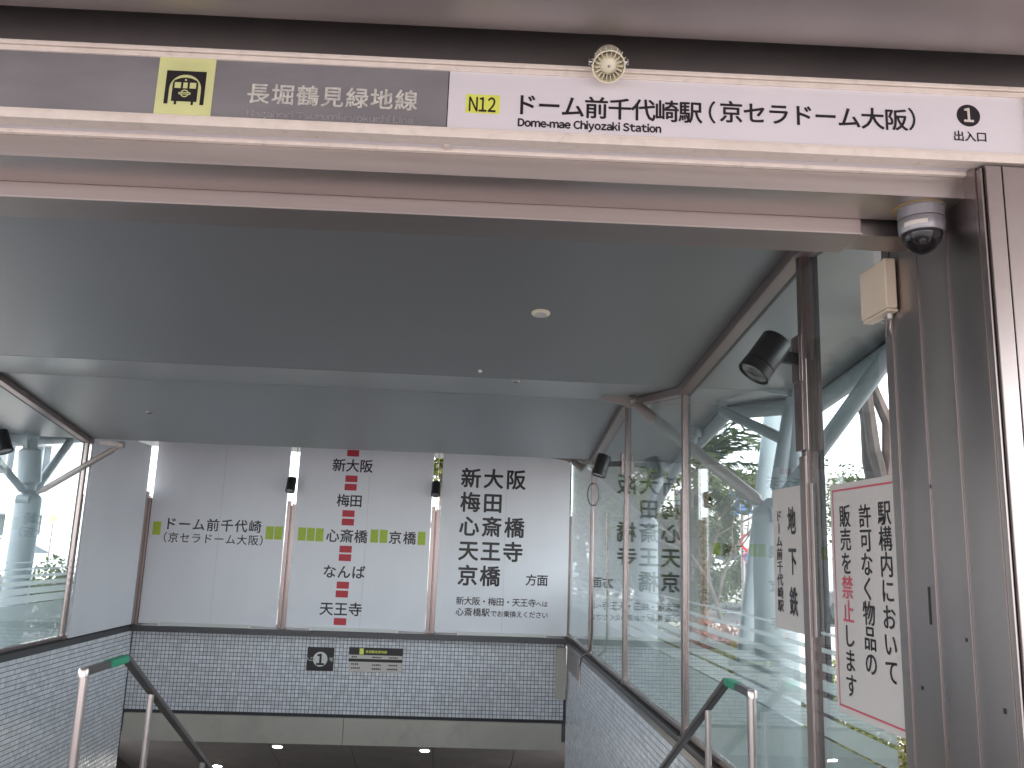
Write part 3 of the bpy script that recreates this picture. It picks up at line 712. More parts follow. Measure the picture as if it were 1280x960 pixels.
# ================================================================ canopy soffit above the camera
ZS = EYE + 1.430
cn = root('canopy', F(0, -1.5, ZS), 'dark brown metal canopy soffit overhanging the entrance above the sign, lengthened out of view to shade it', 'canopy')
prof = [(-.122, .30), (-.122, .10)] + [(-.122 - .28 * (1 - math.cos(t)), .10 - .10 * math.sin(t)) for t in [math.pi / 2 * i / 12 for i in range(13)]] + [(-7.5, 0), (-7.5, .3)]  # unseen reach behind the camera is lengthened to keep sky light off the facade
for a, b in ((-5.2, 4.2),):
    mb = MB(); n = len(prof); mb.v = [F(a, d, ZS + h) for d, h in prof] + [F(b, d, ZS + h) for d, h in prof]
    mb.f = [(i, i + 1, n + i + 1, n + i) for i in range(n - 1)]
    mb.build('soffit_panel', 'soffit', cn, smooth=True)
MB().fbox(-5.2, 4.2, -7.5, .5, ZS + .301, ZS + .34).build('canopy_deck', 'void', cn)
MB().fbox(-5.2, 4.2, -.02, .0, zt1 + .02, ZS + .299).build('recess_back', 'soffit', cn)

# ================================================================ pillar on the right (and its twin on the left)
def pillar(x, s, lab):
    x = x - s * .03
    r = root('steel_pillar', (x + s * .3, 2.58, 0), lab, 'pillar', 'steel pillars either side of the entrance')
    core = MB().box(min(x + s * .006, x + s * .9), max(x + s * .006, x + s * .9), 2.237, 2.845, -.002, EYE + 1.16); core.build('core', 'gasket', r)
    cuts = [2.235, 2.265, 2.435, 2.61, 2.79, 2.85]
    for a, b in zip(cuts, cuts[1:]):
        MB().box(min(x, x + s * .005), max(x, x + s * .005), a + .003, b - .003, 0, EYE + 1.155 + (.2 if a > 2.26 else 0)).build('cladding_panel', 'steelv', r, bevel=.002)
        MB().box(min(x - s * .004, x + s * .001), max(x - s * .004, x + s * .001), a - .0022, a + .0022, 0, EYE + 1.15).build('joint_strip', 'steelv', r)
    xc = [.004, .055, .38, .9]
    for a, b in zip(xc, xc[1:]):
        MB().box(min(x + s * (a + .002), x + s * (b - .002)), max(x + s * (a + .002), x + s * (b - .002)), 2.222, 2.234, 0, EYE + 1.155).build('cladding_panel', 'steelv', r, bevel=.002)
    MB().box(min(x + s * .006, x + s * .9), max(x + s * .006, x + s * .9), 2.4, 2.9, EYE + 1.16, EYE + 1.5).build('head_casing', 'steeld', r)
    return r
pi_ = pillar(WR, 1, 'brown steel clad pillar beside the notice with the red border')
pillar(WL, -1, 'brown steel clad pillar at the far left of the entrance')
for (px, py, w, h) in ((1162, 757, .012, .115), (1153, 860, .012, .012), (1256, 889, .012, .014), (1208, 800, .010, .010), (1163, 608, .006, .012)):
    p = at(px, py, 'X', WR - .0312); MB().box(WR - .0315, WR - .029, p.y - w / 2, p.y + w / 2, p.z - h / 2, p.z + h / 2).build('lock_slot', 'gasket', pi_)

# ================================================================ dome camera
p = at(1170, 252, 'Z', zh0); p = Vector((1.385, 2.42, zh0 - .001))
r = root('dome_camera', p, 'silver dome security camera under the header beside the pillar', 'camera')
ax = Vector((0, 0, -1)); q = .068
MB().lathe(p, ax, [(0, q * 1.04), (.004, q * 1.04), (.005, q), (.037, q)], 36).build('base_ring', 'silver', r, smooth=True)
MB().lathe(p + Vector((0, 0, -.0385)), ax, [(0, q * .98), (.002, q * 1.0), (.036, q * .985), (.044, q * .93)], 36).build('housing', 'silver', r, smooth=True)
MB().lathe(p + Vector((0, 0, -.079)), ax, [(0, q * .88)] + [(q * 1.0 * math.sin(t), q * .88 * math.cos(t)) for t in [math.radians(9 * i) for i in range(1, 10)]] + [(q * 1.005, .001)], 36).build('dome', 'smoke', r, smooth=True)
MB().lathe(p + Vector((0, 0, -.078)), Vector((-.35, -.6, -.7)), [(0, .03), (.012, .034), (.03, .024)], 20).build('camera_module', 'guts', r, smooth=True)
MB().lathe(p + Vector((-.008, -.014, -.104)), Vector((-.3, -.6, -.75)), [(0, .011), (.012, .011), (.014, .005)], 16).build('camera_lens', 'chrome', r, smooth=True)
mb = MB()
for i in range(6):
    for j, z in ((0, -.046), (1, -.057)): pass
    t0, t1 = math.radians(196 + i * 10), math.radians(206 + i * 10); rr = q * 1.004
    mb.quad(*[p + Vector((rr * math.cos(t), rr * math.sin(t), z)) for t, z in ((t0, -.070), (t1, -.070), (t1, -.056), (t0, -.056))])
mb.build('label_strip', 'label', r)
mb = MB(); mb.lathe(p + Vector((-.006, 0, .0005)), ax, [(0, q * 1.13), (.002, q * 1.13)], 30); mb.build('sealant_ring', 'sealant', r)

# ================================================================ junction box on the pillar
r = root('junction_box', (1.46, 2.76, 2.4), 'beige junction box fixed high on the pillar edge', 'box')
y0 = 2.735; za = at(1134, 385, 'X', 1.495).z; zb_ = at(1134, 322, 'X', 1.495).z
xb0 = at(1107, 360, 'Y', y0).x
MB().box(xb0, 1.464, y0, y0 + .19, za, zb_ + .004).build('box_body', 'beige', r, bevel=.005)
MB().box(xb0 + .004, 1.468, y0 + .004, y0 + .186, za - .012, za - .001).build('box_lid', 'beige', r, bevel=.004)
for dx in (.012, .045): MB().lathe((xb0 + .02 + dx, y0 + .03 + dx, za - .012), (0, 0, -1), [(0, .009), (.016, .008)], 12).build('cable_gland', 'white', r)
mb = MB(); mb.tube([Vector((xb0 + .04, y0 + .05, za - .025)), Vector((xb0 + .035, y0 + .05, za - .06)), Vector((xb0 + .05, y0 + .06, za - .088)), Vector((1.452, y0 + .07, za - .085)), Vector((1.458, y0 + .07, za - .04)), Vector((1.459, y0 + .07, za - .013))], .0035, 8); mb.build('cable_loop', 'steeld', r, smooth=True)

# ================================================================ guidance speaker hanging over the sign
c = facat(761, 83, -.16); d = (ray(762, 86) * -1).normalized(); d = (d + Vector((.05, 0, -.55))).normalized()
r = root('guidance_speaker', c, 'round ivory guidance speaker with radial fins hanging over the sign frame', 'speaker')
R_ = .048
MB().lathe(c - d * .07, d, [(0, R_ * .80), (.01, R_ * .86), (.06, R_ * .95), (.07, R_), (.075, R_), (.075, R_ * .93), (.06, R_ * .90), (.012, R_ * .78)], 36, caps=False).build('housing', 'ivory', r, smooth=True)
MB().lathe(c - d * .069, d, [(0, .001), (.002, R_ * .8)], 36, caps=False).build('back_plate', 'ivory', r)
MB().lathe(c - d * .05, d, [(0, R_ * .74), (.022, R_ * .72), (.036, R_ * .62), (.046, R_ * .40), (.049, R_ * .12)], 28).build('hub', 'ivory', r, smooth=True)
MB().lathe(c + d * .0005 - d * .003, d, [(0, .004), (.002, .004)], 12).build('hub_screw', 'silver', r)
e1 = d.orthogonal().normalized(); e2 = d.cross(e1)
for k in range(18):
    t = 2 * math.pi * k / 18; u = e1 * math.cos(t) + e2 * math.sin(t)
    MB().bar(c + d * -.012 + u * R_ * .66, c + d * -.004 + u * R_ * .93, .0016, .03, up=d).build('fin', 'ivory', r)
hs = Vector((0, 0, 1)).cross(d).normalized()
for s_ in (-1, 1):
    MB().tube([c - d * .035 + hs * s_ * R_ * .9, c - d * .035 + hs * s_ * (R_ * 1.22)], .0025, 8).build('pivot_bolt', 'chrome', r)
    MB().tube([c - d * .035 + hs * s_ * (R_ * 1.18) + UZ * .009, c - d * .035 + hs * s_ * (R_ * 1.18) - UZ * .009], .0028, 8).build('wing_nut', 'chrome', r)
MB().bar(c - d * .06, F(c.dot(FE), -.01, c.z + .05), .03, .012).build('mounting_arm', 'steeld', r)

# ================================================================ spotlights
def spotlight(mount, centre, axis, rad, length, lab, big=False):
    r = root('spotlight', mount, lab, 'spotlight', 'black spotlights on the glass wall uprights')
    axis = Vector(axis).normalized(); centre = Vector(centre); a = centre - axis * length / 2
    MB().lathe(a, axis, [(0, rad * .2), (.002, rad * .93), (.008, rad), (length * .74, rad), (length * .745, rad * .96), (length * .765, rad * .96), (length * .77, rad * 1.03), (length, rad * 1.05), (length, rad * .95), (length * .95, rad * .9)], 40).build('lamp_body', 'black', r, smooth=True)
    MB().lathe(a + axis * length * .955, axis, [(0, rad * .9), (.001, rad * .88)], 30).build('lamp_lens', 'lens', r)
    if big:
        for k in range(3):
            MB().lathe(a + axis * (length * .957 + .001), axis, [(0, rad * (.3 + k * .2)), (.0015, rad * (.28 + k * .2))], 30).build('lens_ring', 'lens', r)
    m = Vector(mount); j = centre + (m - centre).normalized() * rad * .95 - axis * .01
    u = (m - j).normalized()
    MB().bar(j, m - u * .01, rad * .6, rad * .72).build('arm', 'black', r, bevel=.006)
    MB().lathe(j.lerp(m, .45) - Y * rad * .34, Y, [(0, rad * .34), (rad * .68, rad * .34)], 18).build('knuckle', 'black', r, smooth=True)
    MB().box(m.x - .012, m.x + .004, m.y - rad * .6, m.y + rad * .6, m.z - rad * 1.5, m.z + rad * 1.5).build('mounting_plate', 'mull', r, bevel=.002)
    return r
cc = at(957, 446, 'Y', 3.56)
spotlight((WR - .05, 3.59, at(1000, 449, 'Y', 3.58).z), cc, (-.72, -.05, -1.0), .070, .2, 'large black spotlight on the nearest glass upright, lens tilted down', True)
cc = at(752, 582, 'Y', D2 - .05)
spotlight((WR - .05, D2 - .02, at(775, 580, 'Y', D2).z), cc, (-.3, -.1, -1), .066, .2, 'smaller looking black spotlight on the upright beside the destination list board')
cc = at(3, 552, 'Y', D2 - .1)
spotlight((WL + .08, D2 - .02, cc.z + .03), cc, (.45, -.1, -1), .066, .2, 'black spotlight cut by the photo edge before the white apartment block')
for (px, py, lab) in ((364, 606, 'small black spotlight in the gap beside the one-station board'), (545, 611, 'small black spotlight in the gap beside the destination list board')):
    cc = at(px, py, 'Y', D4 - .22); spotlight((cc.x, D4 - .055, cc.z), cc, (0, -.45, -1), .062, .2, lab)

# ================================================================ branching steel columns outside
def tube_col(x, y, side, lab, node_z, branches, rad=.135, group='pale blue branching columns outside the glass'):
    r = root('branching_column', (x, y, 0), lab, 'column', group)
    MB().tube([(x, y, 0), (x, y, node_z)], rad, 28).build('shaft', 'tube', r, smooth=True)
    MB().lathe((x, y, node_z), (0, 0, 1), [(0, rad), (.03, rad * .95), (.10, rad * .45), (.12, rad * .3)], 24).build('cap', 'tube', r, smooth=True)
    MB().lathe((x, y, 0), (0, 0, 1), [(0, rad * 1.6), (.03, rad * 1.6)], 24).build('base_plate', 'steeld', r)
    for (bx, by, bz, br, m) in branches:
        p = Vector((x, y, node_z + .02)); q = Vector((bx, by, bz)); u = (q - p).normalized()
        p0 = p + u * rad * .6
        MB().tube([p0, p0 + u * .06, p0 + u * .09, q - u * .12, q - u * .09, q], [br * .55, br * .6, br, br, br * .6, br * .55], 16).build('branch', m, r, smooth=True)
        MB().lathe(q - Vector((.028, 0, 0)), X, [(0, br * 1.15), (.056, br * 1.15)], 18).build('joint', m, r, smooth=True)
        MB().hexa([(q.x - .25, q.y - .012, q.z + .0), (q.x + .02, q.y - .012, q.z - br), (q.x + .02, q.y + .012, q.z - br), (q.x - .25, q.y + .012, q.z + .0),
                   (q.x - .25, q.y - .012, q.z + br * .9), (q.x + .02, q.y - .012, q.z + br * .9), (q.x + .02, q.y + .012, q.z + br * .9), (q.x - .25, q.y + .012, q.z + br * .9)]).build('gusset', m, r)
    MB().lathe((x - .07, y - rad * .8, node_z), X, [(0, .05), (.14, .05)], 18).build('pin', 'tube', r, smooth=True)
    return r
def rz(y): return roof_z(y) - .05
c1 = at(967, 645, 'Y', D1)
c1r = tube_col(c1.x, D1, 1, 'pale blue branching column outside beside the cream subway notice', c1.z, [
    (1.38, 7.0, rz(7.0), .047, 'tubed'), (2.38, 4.3, rz(4.3), .05, 'tube'), (2.27, D1 - .02, rz(D1) + .05, .052, 'tube')], .142)
MB().tube([(2.27, D1 - .02, c1.z + .12), (2.27, D1 - .02, rz(D1))], .056, 18).build('upright', 'tube', c1r, smooth=True)
MB().tube([at(902, 494, 'Y', 7.1), at(903, 514, 'Y', 7.1), at(985, 552, 'Y', D1 + .02)], .042, 14).build('elbow_brace', 'tube', c1r, smooth=True)
c2 = at(808, 655, 'Y', D3)
c2r = tube_col(c2.x, D3, 1, 'pale blue branching column outside seen through the narrow far panes', c2.z, [
    (1.38, 11.2, rz(11.2), .045, 'tubed'), (2.36, 8.5, rz(8.5), .05, 'tube'), (2.30, D3 - .05, rz(D3), .06, 'tube')])
tube_col(-4.9, D3, -1, 'pale blue branching column outside before the white apartment block', at(45, 625, 'Y', D3).z, [
    (at(152, 556, 'Y', 9.86).x, 9.86, at(152, 556, 'Y', 9.86).z, .035, 'tubed'), (-5.1, 8.4, rz(8.4), .04, 'tube'), (-5.1, 11.2, rz(11.2), .05, 'tube'), (-4.95, D3 - .05, rz(D3), .12, 'tube')])
# freestanding street pole seen through the nearest side pane
def pole(px0, py0, px1, py1, y, rad, name, lab, m='tube'):
    p = at(px1, py1, 'Y', y); q = at(px0, py0, 'Y', y); p.z = 0
    r = root(name, p, lab, 'pole'); MB().tube([p, q], [rad, rad * .8], 20).build('pole_shaft', m, r, smooth=True)
    MB().lathe(p, (0, 0, 1), [(0, rad * 1.8), (.04, rad * 1.8)], 20).build('base_plate', 'steeld', r); return r
pole(972, 470, 925, 800, 8.5, .12, 'leaning_pole', 'pale blue leaning steel pole beyond the subway notice')

# ================================================================ handrails
HZ = EYE - .6
def handrail(x, ya, yb, yend, lab, posts):
    r = root('handrail', (x, ya, 0), lab, 'handrail')
    slope = (ya and .535); zend = HZ - (yend - yb) * .535
    MB().tube([(x, ya, 0 if ya > 3.3 else 0), (x, ya, HZ - .022)], .021, 20).build('post', 'rail', r, smooth=True)
    MB().bar((x, ya - .02, HZ), (x, yb, HZ), .042, .034).build('rail_top', 'raild', r, bevel=.008)
    MB().bar((x, yb - .006, HZ + .003), (x, yend, zend + .003), .042, .034).build('rail_slope', 'raild', r, bevel=.008)
    MB().bar((x, ya + (yb - ya) * .5, HZ), (x, yb - .015, HZ), .046, .038).build('green_tape', 'tape', r, bevel=.008)
    MB().lathe((x, ya - .012, HZ - .02), (0, 0, 1), [(0, .0225), (.03, .0225), (.038, .018)], 20).build('end_cap', 'rail', r, smooth=True)
    for yp in posts:
        zp = HZ - (yp - yb) * .535 - .02
        MB().tube([(x, yp, zp - .86), (x, yp, zp + .006)], .017, 16).build('post', 'rail', r, smooth=True)
handrail(-1.655, 4.05, 4.53, 9.3, 'steel handrail with green tape standing free in front of the tiled wall', [4.95, 6.1, 7.2, 8.3])
handrail(1.345, 3.98, 4.34, 9.3, 'steel handrail with dark cover close to the frosted side glass', [4.68, 5.8, 6.9, 8.0])

# ================================================================ conduit and box at the right end corner
r = root('conduit', (WR - .05, 10.1, KZ), 'thin white conduit bent over the coping near the far corner', 'conduit')
P = [(741, 640), (740.5, 700), (740, 790), (738, 812), (727, 822), (725, 832), (725, 856)]
mb = MB(); pts = [Vector((WR - .085, at(px, py, 'X', WR - .085).y, at(px, py, 'X', WR - .085).z)) for px, py in P]; mb.tube(pts, .011, 10); mb.build('conduit_pipe', 'mull', r, smooth=True)
a = at(741, 618, 'Y', 9.85)
mb = MB(); mb.tube([a + Vector((.06 * math.cos(t), 0, .13 * math.sin(t))) for t in [2 * math.pi * i / 24 for i in range(25)]], .006, 8); mb.build('cable_loop', 'gasket', r, smooth=True)
r = root('switch_cabinet', (WR - .03, 10.6, KZ - .5), 'dark grey flush cabinet at the far end of the shaded side wall', 'cabinet')
a = at(722, 850, 'X', WR - .02); MB().box(WR - .03, WR - .001, a.y, D4 - .2, a.z, TOP - .06).build('cabinet_door', 'steeld', r, bevel=.004)

# ================================================================ outside: vegetation
def branch_tree(base, h, name, lab, mb_t, mb_l, bark, leaf, r0=.12, depth=4, leafn=14, leafs=.09, spread=.5, lean=(0, 0), fork=.35, seed=1, cat='tree', group=None, cr=.35):
    rnd = random.Random(seed); r = root(name, base, lab, cat, group)
    T = MB(); Lf = MB()
    def leafcl(c, n, rad):
        for _ in range(n):
            p = c + Vector((rnd.gauss(0, rad), rnd.gauss(0, rad), rnd.gauss(0, rad * .7)))
            a = Vector((rnd.uniform(-1, 1), rnd.uniform(-1, 1), rnd.uniform(-.6, .6))).normalized(); b_ = a.orthogonal().normalized(); b_.rotate(Matrix.Rotation(rnd.uniform(0, 6.3), 3, a))
            s = leafs * rnd.uniform(.6, 1.4); Lf.quad(p - a * s, p + b_ * s * .45, p + a * s, p - b_ * s * .45)
    def grow(p, d, l, rad, lv):
        n = 4; pts = [p]; q = p.copy(); dd = d.copy()
        for _ in range(n):
            dd = (dd + Vector((rnd.gauss(0, .12), rnd.gauss(0, .12), rnd.gauss(0, .06)))).normalized(); q = q + dd * l / n; pts.append(q.copy())
        T.tube(pts, [rad * (1 - .35 * i / n) for i in range(n + 1)], 7 if lv < 2 else 5, caps=False)
        if lv >= depth - 1 and leafn: 
            for k in (2, 3, 4): leafcl(pts[k], leafn, cr)
        if lv < depth:
            for k in range(rnd.choice((2, 3, 3)) if lv else 3):
                nd = (dd + Vector((rnd.uniform(-1, 1), rnd.uniform(-1, 1), rnd.uniform(-.3, .8))) * spread).normalized()
                grow(pts[rnd.choice((3, 4, 4))], nd, l * rnd.uniform(.6, .85), rad * .6, lv + 1)
    grow(Vector(base), Vector((lean[0], lean[1], 1)).normalized(), h * fork, r0, 0)
    T.build('trunk', bark, r, smooth=True)
    if Lf.f: Lf.build('crown', leaf, r)
    return r
def gp(px, y): p = at(px, 700, 'Y', y); p.z = 0; return p
def crowned(px, y, h, cw, name, lab, leaf, seed, n=9000, ls=.07, lo=.28, bark='bark'):
    """street tree: thin forking trunk, crown of many separate leaf clumps with gaps"""
    base = gp(px, y); rnd = random.Random(seed); r = root(name, base, lab, 'tree'); T = MB(); Lf = MB(); cl = []
    for k in range(3 + int(cw * 9)):
        a = rnd.uniform(0, 6.3); t = rnd.random(); rr = cw * math.sqrt(rnd.random()) * math.sin(math.pi * min(.95, .18 + .8 * t)); z = h * (lo + (1 - lo) * t)
        cl.append(base + Vector((rr * math.cos(a), rr * math.sin(a), z)))
    top = base + Vector((rnd.uniform(-.15, .15), rnd.uniform(-.15, .15), h * .8))
    T.tube([base, base.lerp(top, .35) + Vector((.05, 0, 0)), base.lerp(top, .7), top], [.055 * h / 4, .045 * h / 4, .025, .01], 8, caps=False)
    for c in cl:
        s0 = base.lerp(top, rnd.uniform(.25, .8)); m_ = s0.lerp(c, .5) + Vector((0, 0, .12)); T.tube([s0, m_, c], [.02, .012, .005], 5, caps=False)
    per = int(n * 1.5) // len(cl)
    for c in cl:
        sr = rnd.uniform(.16, .34) * cw
        for _ in range(int(per * rnd.uniform(.4, 1.5))):
            p = c + Vector((rnd.gauss(0, sr), rnd.gauss(0, sr), rnd.gauss(0, sr * .7)))
            a = Vector((rnd.uniform(-1, 1), rnd.uniform(-1, 1), rnd.uniform(-.7, .5))).normalized(); b_ = a.orthogonal().normalized(); b_.rotate(Matrix.Rotation(rnd.uniform(0, 6.3), 3, a))
            q = ls * rnd.uniform(.5, 1.3); Lf.quad(p - a * q, p + b_ * q * .45, p + a * q, p - b_ * q * .45)
    T.build('trunk', bark, r, smooth=True); Lf.build('crown', leaf, r); return r
branch_tree(gp(1099, 8.6), 5.2, 'bare_tree', 'thick bare tree with many branches outside the pane beside the pillar', 0, 0, 'barkd', 'leafd', .125, 6, 1, .04, .66, (.0, 0), .44, 6)
branch_tree(gp(911, 14), 3.3, 'young_tree', 'slender half bare street tree beside the no parking sign', 0, 0, 'bark', 'leafd', .05, 5, 4, .05, .6, (0, 0), .36, 5, cr=.18)
crowned(858, 15.5, 2.3, .7, 'leafy_tree', 'olive green tree just behind the upright left of the palm fronds', 'leafd', 8, 5200, .05)
crowned(822, 17, 3.5, .9, 'leafy_tree', 'olive green tree showing behind the middle narrow pane', 'leafd', 9, 6500, .055)
crowned(768, 19, 4.2, 1.1, 'leafy_tree', 'dark green tree right behind the smaller spotlight', 'leaf', 11, 8000, .06)
crowned(742, 15.5, 3.9, .75, 'leafy_tree', 'green tree behind the last narrow pane before the corner', 'leaf', 12, 6000, .055)
crowned(722, 18, 5.0, .8, 'yellow_tree', 'yellow green tree in the gap beside the destination list board', 'leafy', 14, 6500, .06, .2)
crowned(548, 17, 5.6, .7, 'hidden_tree', 'leafy tree glimpsed in the gap above the spotlight between map and list boards', 'leafy', 25, 3500, .07, .5)
crowned(885, 24, 2.6, 1.2, 'far_tree', 'small far street tree by the road below the palm', 'leafd', 17, 3500, .08)
crowned(1062, 26, 4.6, 1.3, 'far_tree', 'far street tree behind the top of the red bordered notice', 'leafd', 18, 1800, .08)
# palm
pb_ = gp(876, 17); ph = at(876, 588, 'Y', 17).z
r = root('palm_tree', pb_, 'palm tree with arching fronds behind the branching column', 'palm')
MB().tube([pb_ + Vector((.02 * math.sin(i), 0, ph * i / 10)) for i in range(11)], [.19 - .006 * i + .010 * (i % 2) for i in range(11)], 14).build('trunk', 'bark', r, smooth=True)
rn = random.Random(4)
for k in range(34):
    az = 2.399 * k; el = math.radians(rn.choice((12, 30, 48, 62, 75)) + rn.uniform(-6, 6)); ln = rn.uniform(2.5, 3.1); mb = MB(); d = Vector((math.cos(az) * math.cos(el), math.sin(az) * math.cos(el), math.sin(el)))
    p = pb_ + Vector((0, 0, ph)); pts = [p.copy()]; v = d.copy(); n = 22
    for i in range(n):
        v = (v + Vector((0, 0, -.07))).normalized(); p = p + v * ln / n; pts.append(p.copy())
    mb.tube(pts[::3], [.022 * (1 - .1 * i) for i in range(len(pts[::3]))], 4, caps=False)
    for i in range(2, n):
        t = (pts[i + 1] - pts[i]).normalized(); sd_ = t.cross(UZ).normalized(); lw = .36 * math.sin(math.pi * min(1, (i + 2) / n) ** .8) + .1
        for s_ in (-1, 1):
            for o_ in (0, .5):
                b0 = pts[i].lerp(pts[i + 1], o_); e = b0 + (sd_ * s_ * .75 + t * .55 + UZ * rn.uniform(-.35, .05)).normalized() * lw * rn.uniform(.8, 1.1)
                w_ = t * .04; mb.quad(b0 - w_, b0 + w_, e + w_ * .3, e - w_ * .3)
    mb.build('frond', 'palm', r)
# planting strip along the right glass
MB().box(1.92, 3.7, 2.2, 15, -.003, .05).build('planting_bed', 'soil', kind='structure')
rn = random.Random(12); GC = MB()
for k in range(15000):
    p = Vector((rn.uniform(1.98, 3.65), rn.uniform(2.3, 15), .06)); p.z += (.16 + .16 * noise.noise(p * 1.7)) * rn.random() * 1.6
    q = Vector((rn.uniform(-1, 1), rn.uniform(-1, 1), rn.uniform(-.8, .8))).normalized(); o_ = q.orthogonal().normalized(); ss = .035 * rn.uniform(.5, 1.3)
    GC.quad(p - q * ss, p + o_ * ss * .5, p + q * ss, p - o_ * ss * .5)
o = GC.build('ground_cover', 'cover', kind='stuff')
# shrubs
def shrub(px, y, h, w, m, lab, name='shrub', n=900, s=.045, grp=None):
    b_ = gp(px, y); rn = random.Random(int(px)); r = root(name, b_, lab, 'shrub', grp)
    S = MB(); L1 = MB()
    for k in range(9):
        a = rn.uniform(0, 6.3); S.tube([b_, b_ + Vector((math.cos(a) * w * .3, math.sin(a) * w * .3, h * .7))], [.012, .005], 5)
    S.build('stems', 'bark', r)
    for k in range(n):
        a = rn.uniform(0, 6.3); rr = w * math.sqrt(rn.random()); z = h * (rn.uniform(.12, 1)) * (1 - .5 * (rr / w) ** 2)
        p = b_ + Vector((rr * math.cos(a), rr * math.sin(a), z)); q = Vector((rn.uniform(-1, 1), rn.uniform(-1, 1), rn.uniform(-1, 1))).normalized(); o_ = q.orthogonal().normalized(); ss = s * rn.uniform(.5, 1.3)
        L1.quad(p - q * ss, p + o_ * ss * .5, p + q * ss, p - o_ * ss * .5)
    L1.build('leaves', m, r)
for i, (px, y, h, w, m, lab) in enumerate(((880, 12.5, .75, .55, 'flower', 'red leaved shrub at the foot of the slender street tree'), (912, 12, .7, .6, 'flower', 'red leaved shrub between the slender tree and the branching column'),
        (935, 11, .6, .5, 'leafy', 'low yellow green shrub close behind the branching column'), (860, 13, .7, .6, 'leaf', 'low green shrub behind the upright left of the red shrubs'),
        (1075, 9.5, .6, .6, 'leafy', 'low yellow green shrub below the red bordered notice'), (1110, 9.2, .6, .5, 'leafd', 'low olive shrub at the foot of the thick bare tree'))):
    shrub(px, y, h, w, m, lab)
shrub(70, 13.5, 1.25, .5, 'leaf', 'green shrub outside by the blank corner board', n=1400)

# ================================================================ outside: signs
pb_ = gp(929, 20); top = at(929, 610, 'Y', 20).z
r = root('road_sign_post', pb_, 'grey post with two blue road signs behind the palm', 'road sign')
MB().tube([pb_, pb_ + Vector((0, 0, top))], .05, 12).build('post', 'steeld', r, smooth=True)
for (px, w) in ((915, .19), (934, .12)):
    p = at(px, 629, 'Y', 19.9); MB().box(p.x - w, p.x + w, 19.88, 19.9, p.z - .26, p.z + .27).build('blue_plate', 'bluesign', r)
p = at(915, 629, 'Y', 19.87); mb = MB(); mb.quad(p + Vector((-.12, 0, -.14)), p + Vector((-.07, 0, -.18)), p + Vector((.12, 0, .12)), p + Vector((.07, 0, .16))); mb.build('arrow_mark', 'wpaint', r)
pb_ = gp(937, 17); r = root('no_parking_sign', pb_, 'round red and white sign above a small blue disc on a post', 'road sign')
MB().tube([pb_, pb_ + Vector((0, 0, at(937, 655, 'Y', 17).z))], .035, 12).build('post', 'white', r, smooth=True)
p = at(936, 678, 'Y', 16.94); mb = MB(); disc(mb, p, X, UZ, .17); mb.build('white_face', 'wpaint', r, solid=.01)
mb = MB()
for i in range(32):
    t0, t1 = 2 * math.pi * i / 32, 2 * math.pi * (i + 1) / 32; mb.quad(*[p + Vector((q * math.cos(t), -.012, q * math.sin(t))) for t, q in ((t0, .13), (t0, .185), (t1, .185), (t1, .13))])
mb.build('red_ring', 'red', r, solid=.004)
p = at(936, 697, 'Y', 16.94); mb = MB(); disc(mb, p, X, UZ, .11); mb.build('red_disc', 'red', r, solid=.01)
mb = MB(); disc(mb, p + Vector((0, -.012, 0)), X, UZ, .085); mb.build('blue_disc', 'bluesign', r, solid=.004)

# ================================================================ outside: buildings
def building(x0, x1, y0, y1, h, m, lab, floors, cols, ww=.55, wh=.45, side=None, balcony=False):
    r = root('building', ((x0 + x1) / 2, y0, 0), lab, 'building')
    fh = h / floors; cw = (x1 - x0) / cols
    # walls between the windows as piers and spandrels so that the openings are real
    MB().box(x0, x1, y0 + .35, y1, 0, h).build('wall', m, r)
    MB().box(x0 - .2, x1 + .2, y0 - .25, y1 + .2, h, h + .35).build('roof', 'bgrey', r)
    for f in range(floors):
        z = f * fh
        MB().box(x0, x1, y0, y0 + .349, z, z + fh * (1 - wh) * .6).build('spandrel', m, r)
        MB().box(x0, x1, y0, y0 + .349, z + fh * (1 - wh) * .6 + fh * wh, z + fh).build('spandrel', m, r)
        zc0, zc1 = z + fh * (1 - wh) * .6, z + fh * (1 - wh) * .6 + fh * wh
        for c in range(cols + 1):
            a = x0 + c * cw - cw * (1 - ww) / 2; b = a + cw * (1 - ww); a = max(a, x0); b = min(b, x1)
            MB().box(a, b, y0 + .002, y0 + .347, zc0 + .001, zc1 - .001).build('pier', m, r)
        for c in range(cols):
            a = x0 + c * cw + cw * (1 - ww) / 2; b = a + cw * ww
            w_ = MB().box(a, b, y0 + .22, y0 + .27, zc0, zc0 + .06).box(a, b, y0 + .22, y0 + .27, zc1 - .06, zc1).box(a, a + .06, y0 + .22, y0 + .27, zc0, zc1).box(b - .06, b, y0 + .22, y0 + .27, zc0, zc1).box((a + b) / 2 - .03, (a + b) / 2 + .03, y0 + .21, y0 + .28, zc0, zc1).build('window', 'wframe', r)
            MB().quad((a, y0 + .25, zc0), (b, y0 + .25, zc0), (b, y0 + .25, zc1), (a, y0 + .25, zc1)).build('pane', 'wglass', w_)
        if balcony:
            MB().box(x0 + .2, x1 - .2, y0 - 1.0, y0 - .9, z + .0, z + 1.0).build('balcony', 'bwhite', r)
    return r
building(-27, -17.8, 38, 48, 15, 'bwhite', 'white apartment block with rows of dark windows across the road', 5, 6)
building(-40, -27.6, 40, 50, 11, 'bgrey', 'grey block left of the white apartment block', 4, 6)
building(6, 26, 44, 54, 5.6, 'bwhite', 'low pale building across the road behind the palm', 2, 9)
building(-62, -42, 44, 60, 13, 'bwhite', 'pale low block far along the road', 4, 8)
building(28, 46, 44, 56, 7, 'bbrown', 'brown block across the road beyond the pillar', 2, 8)

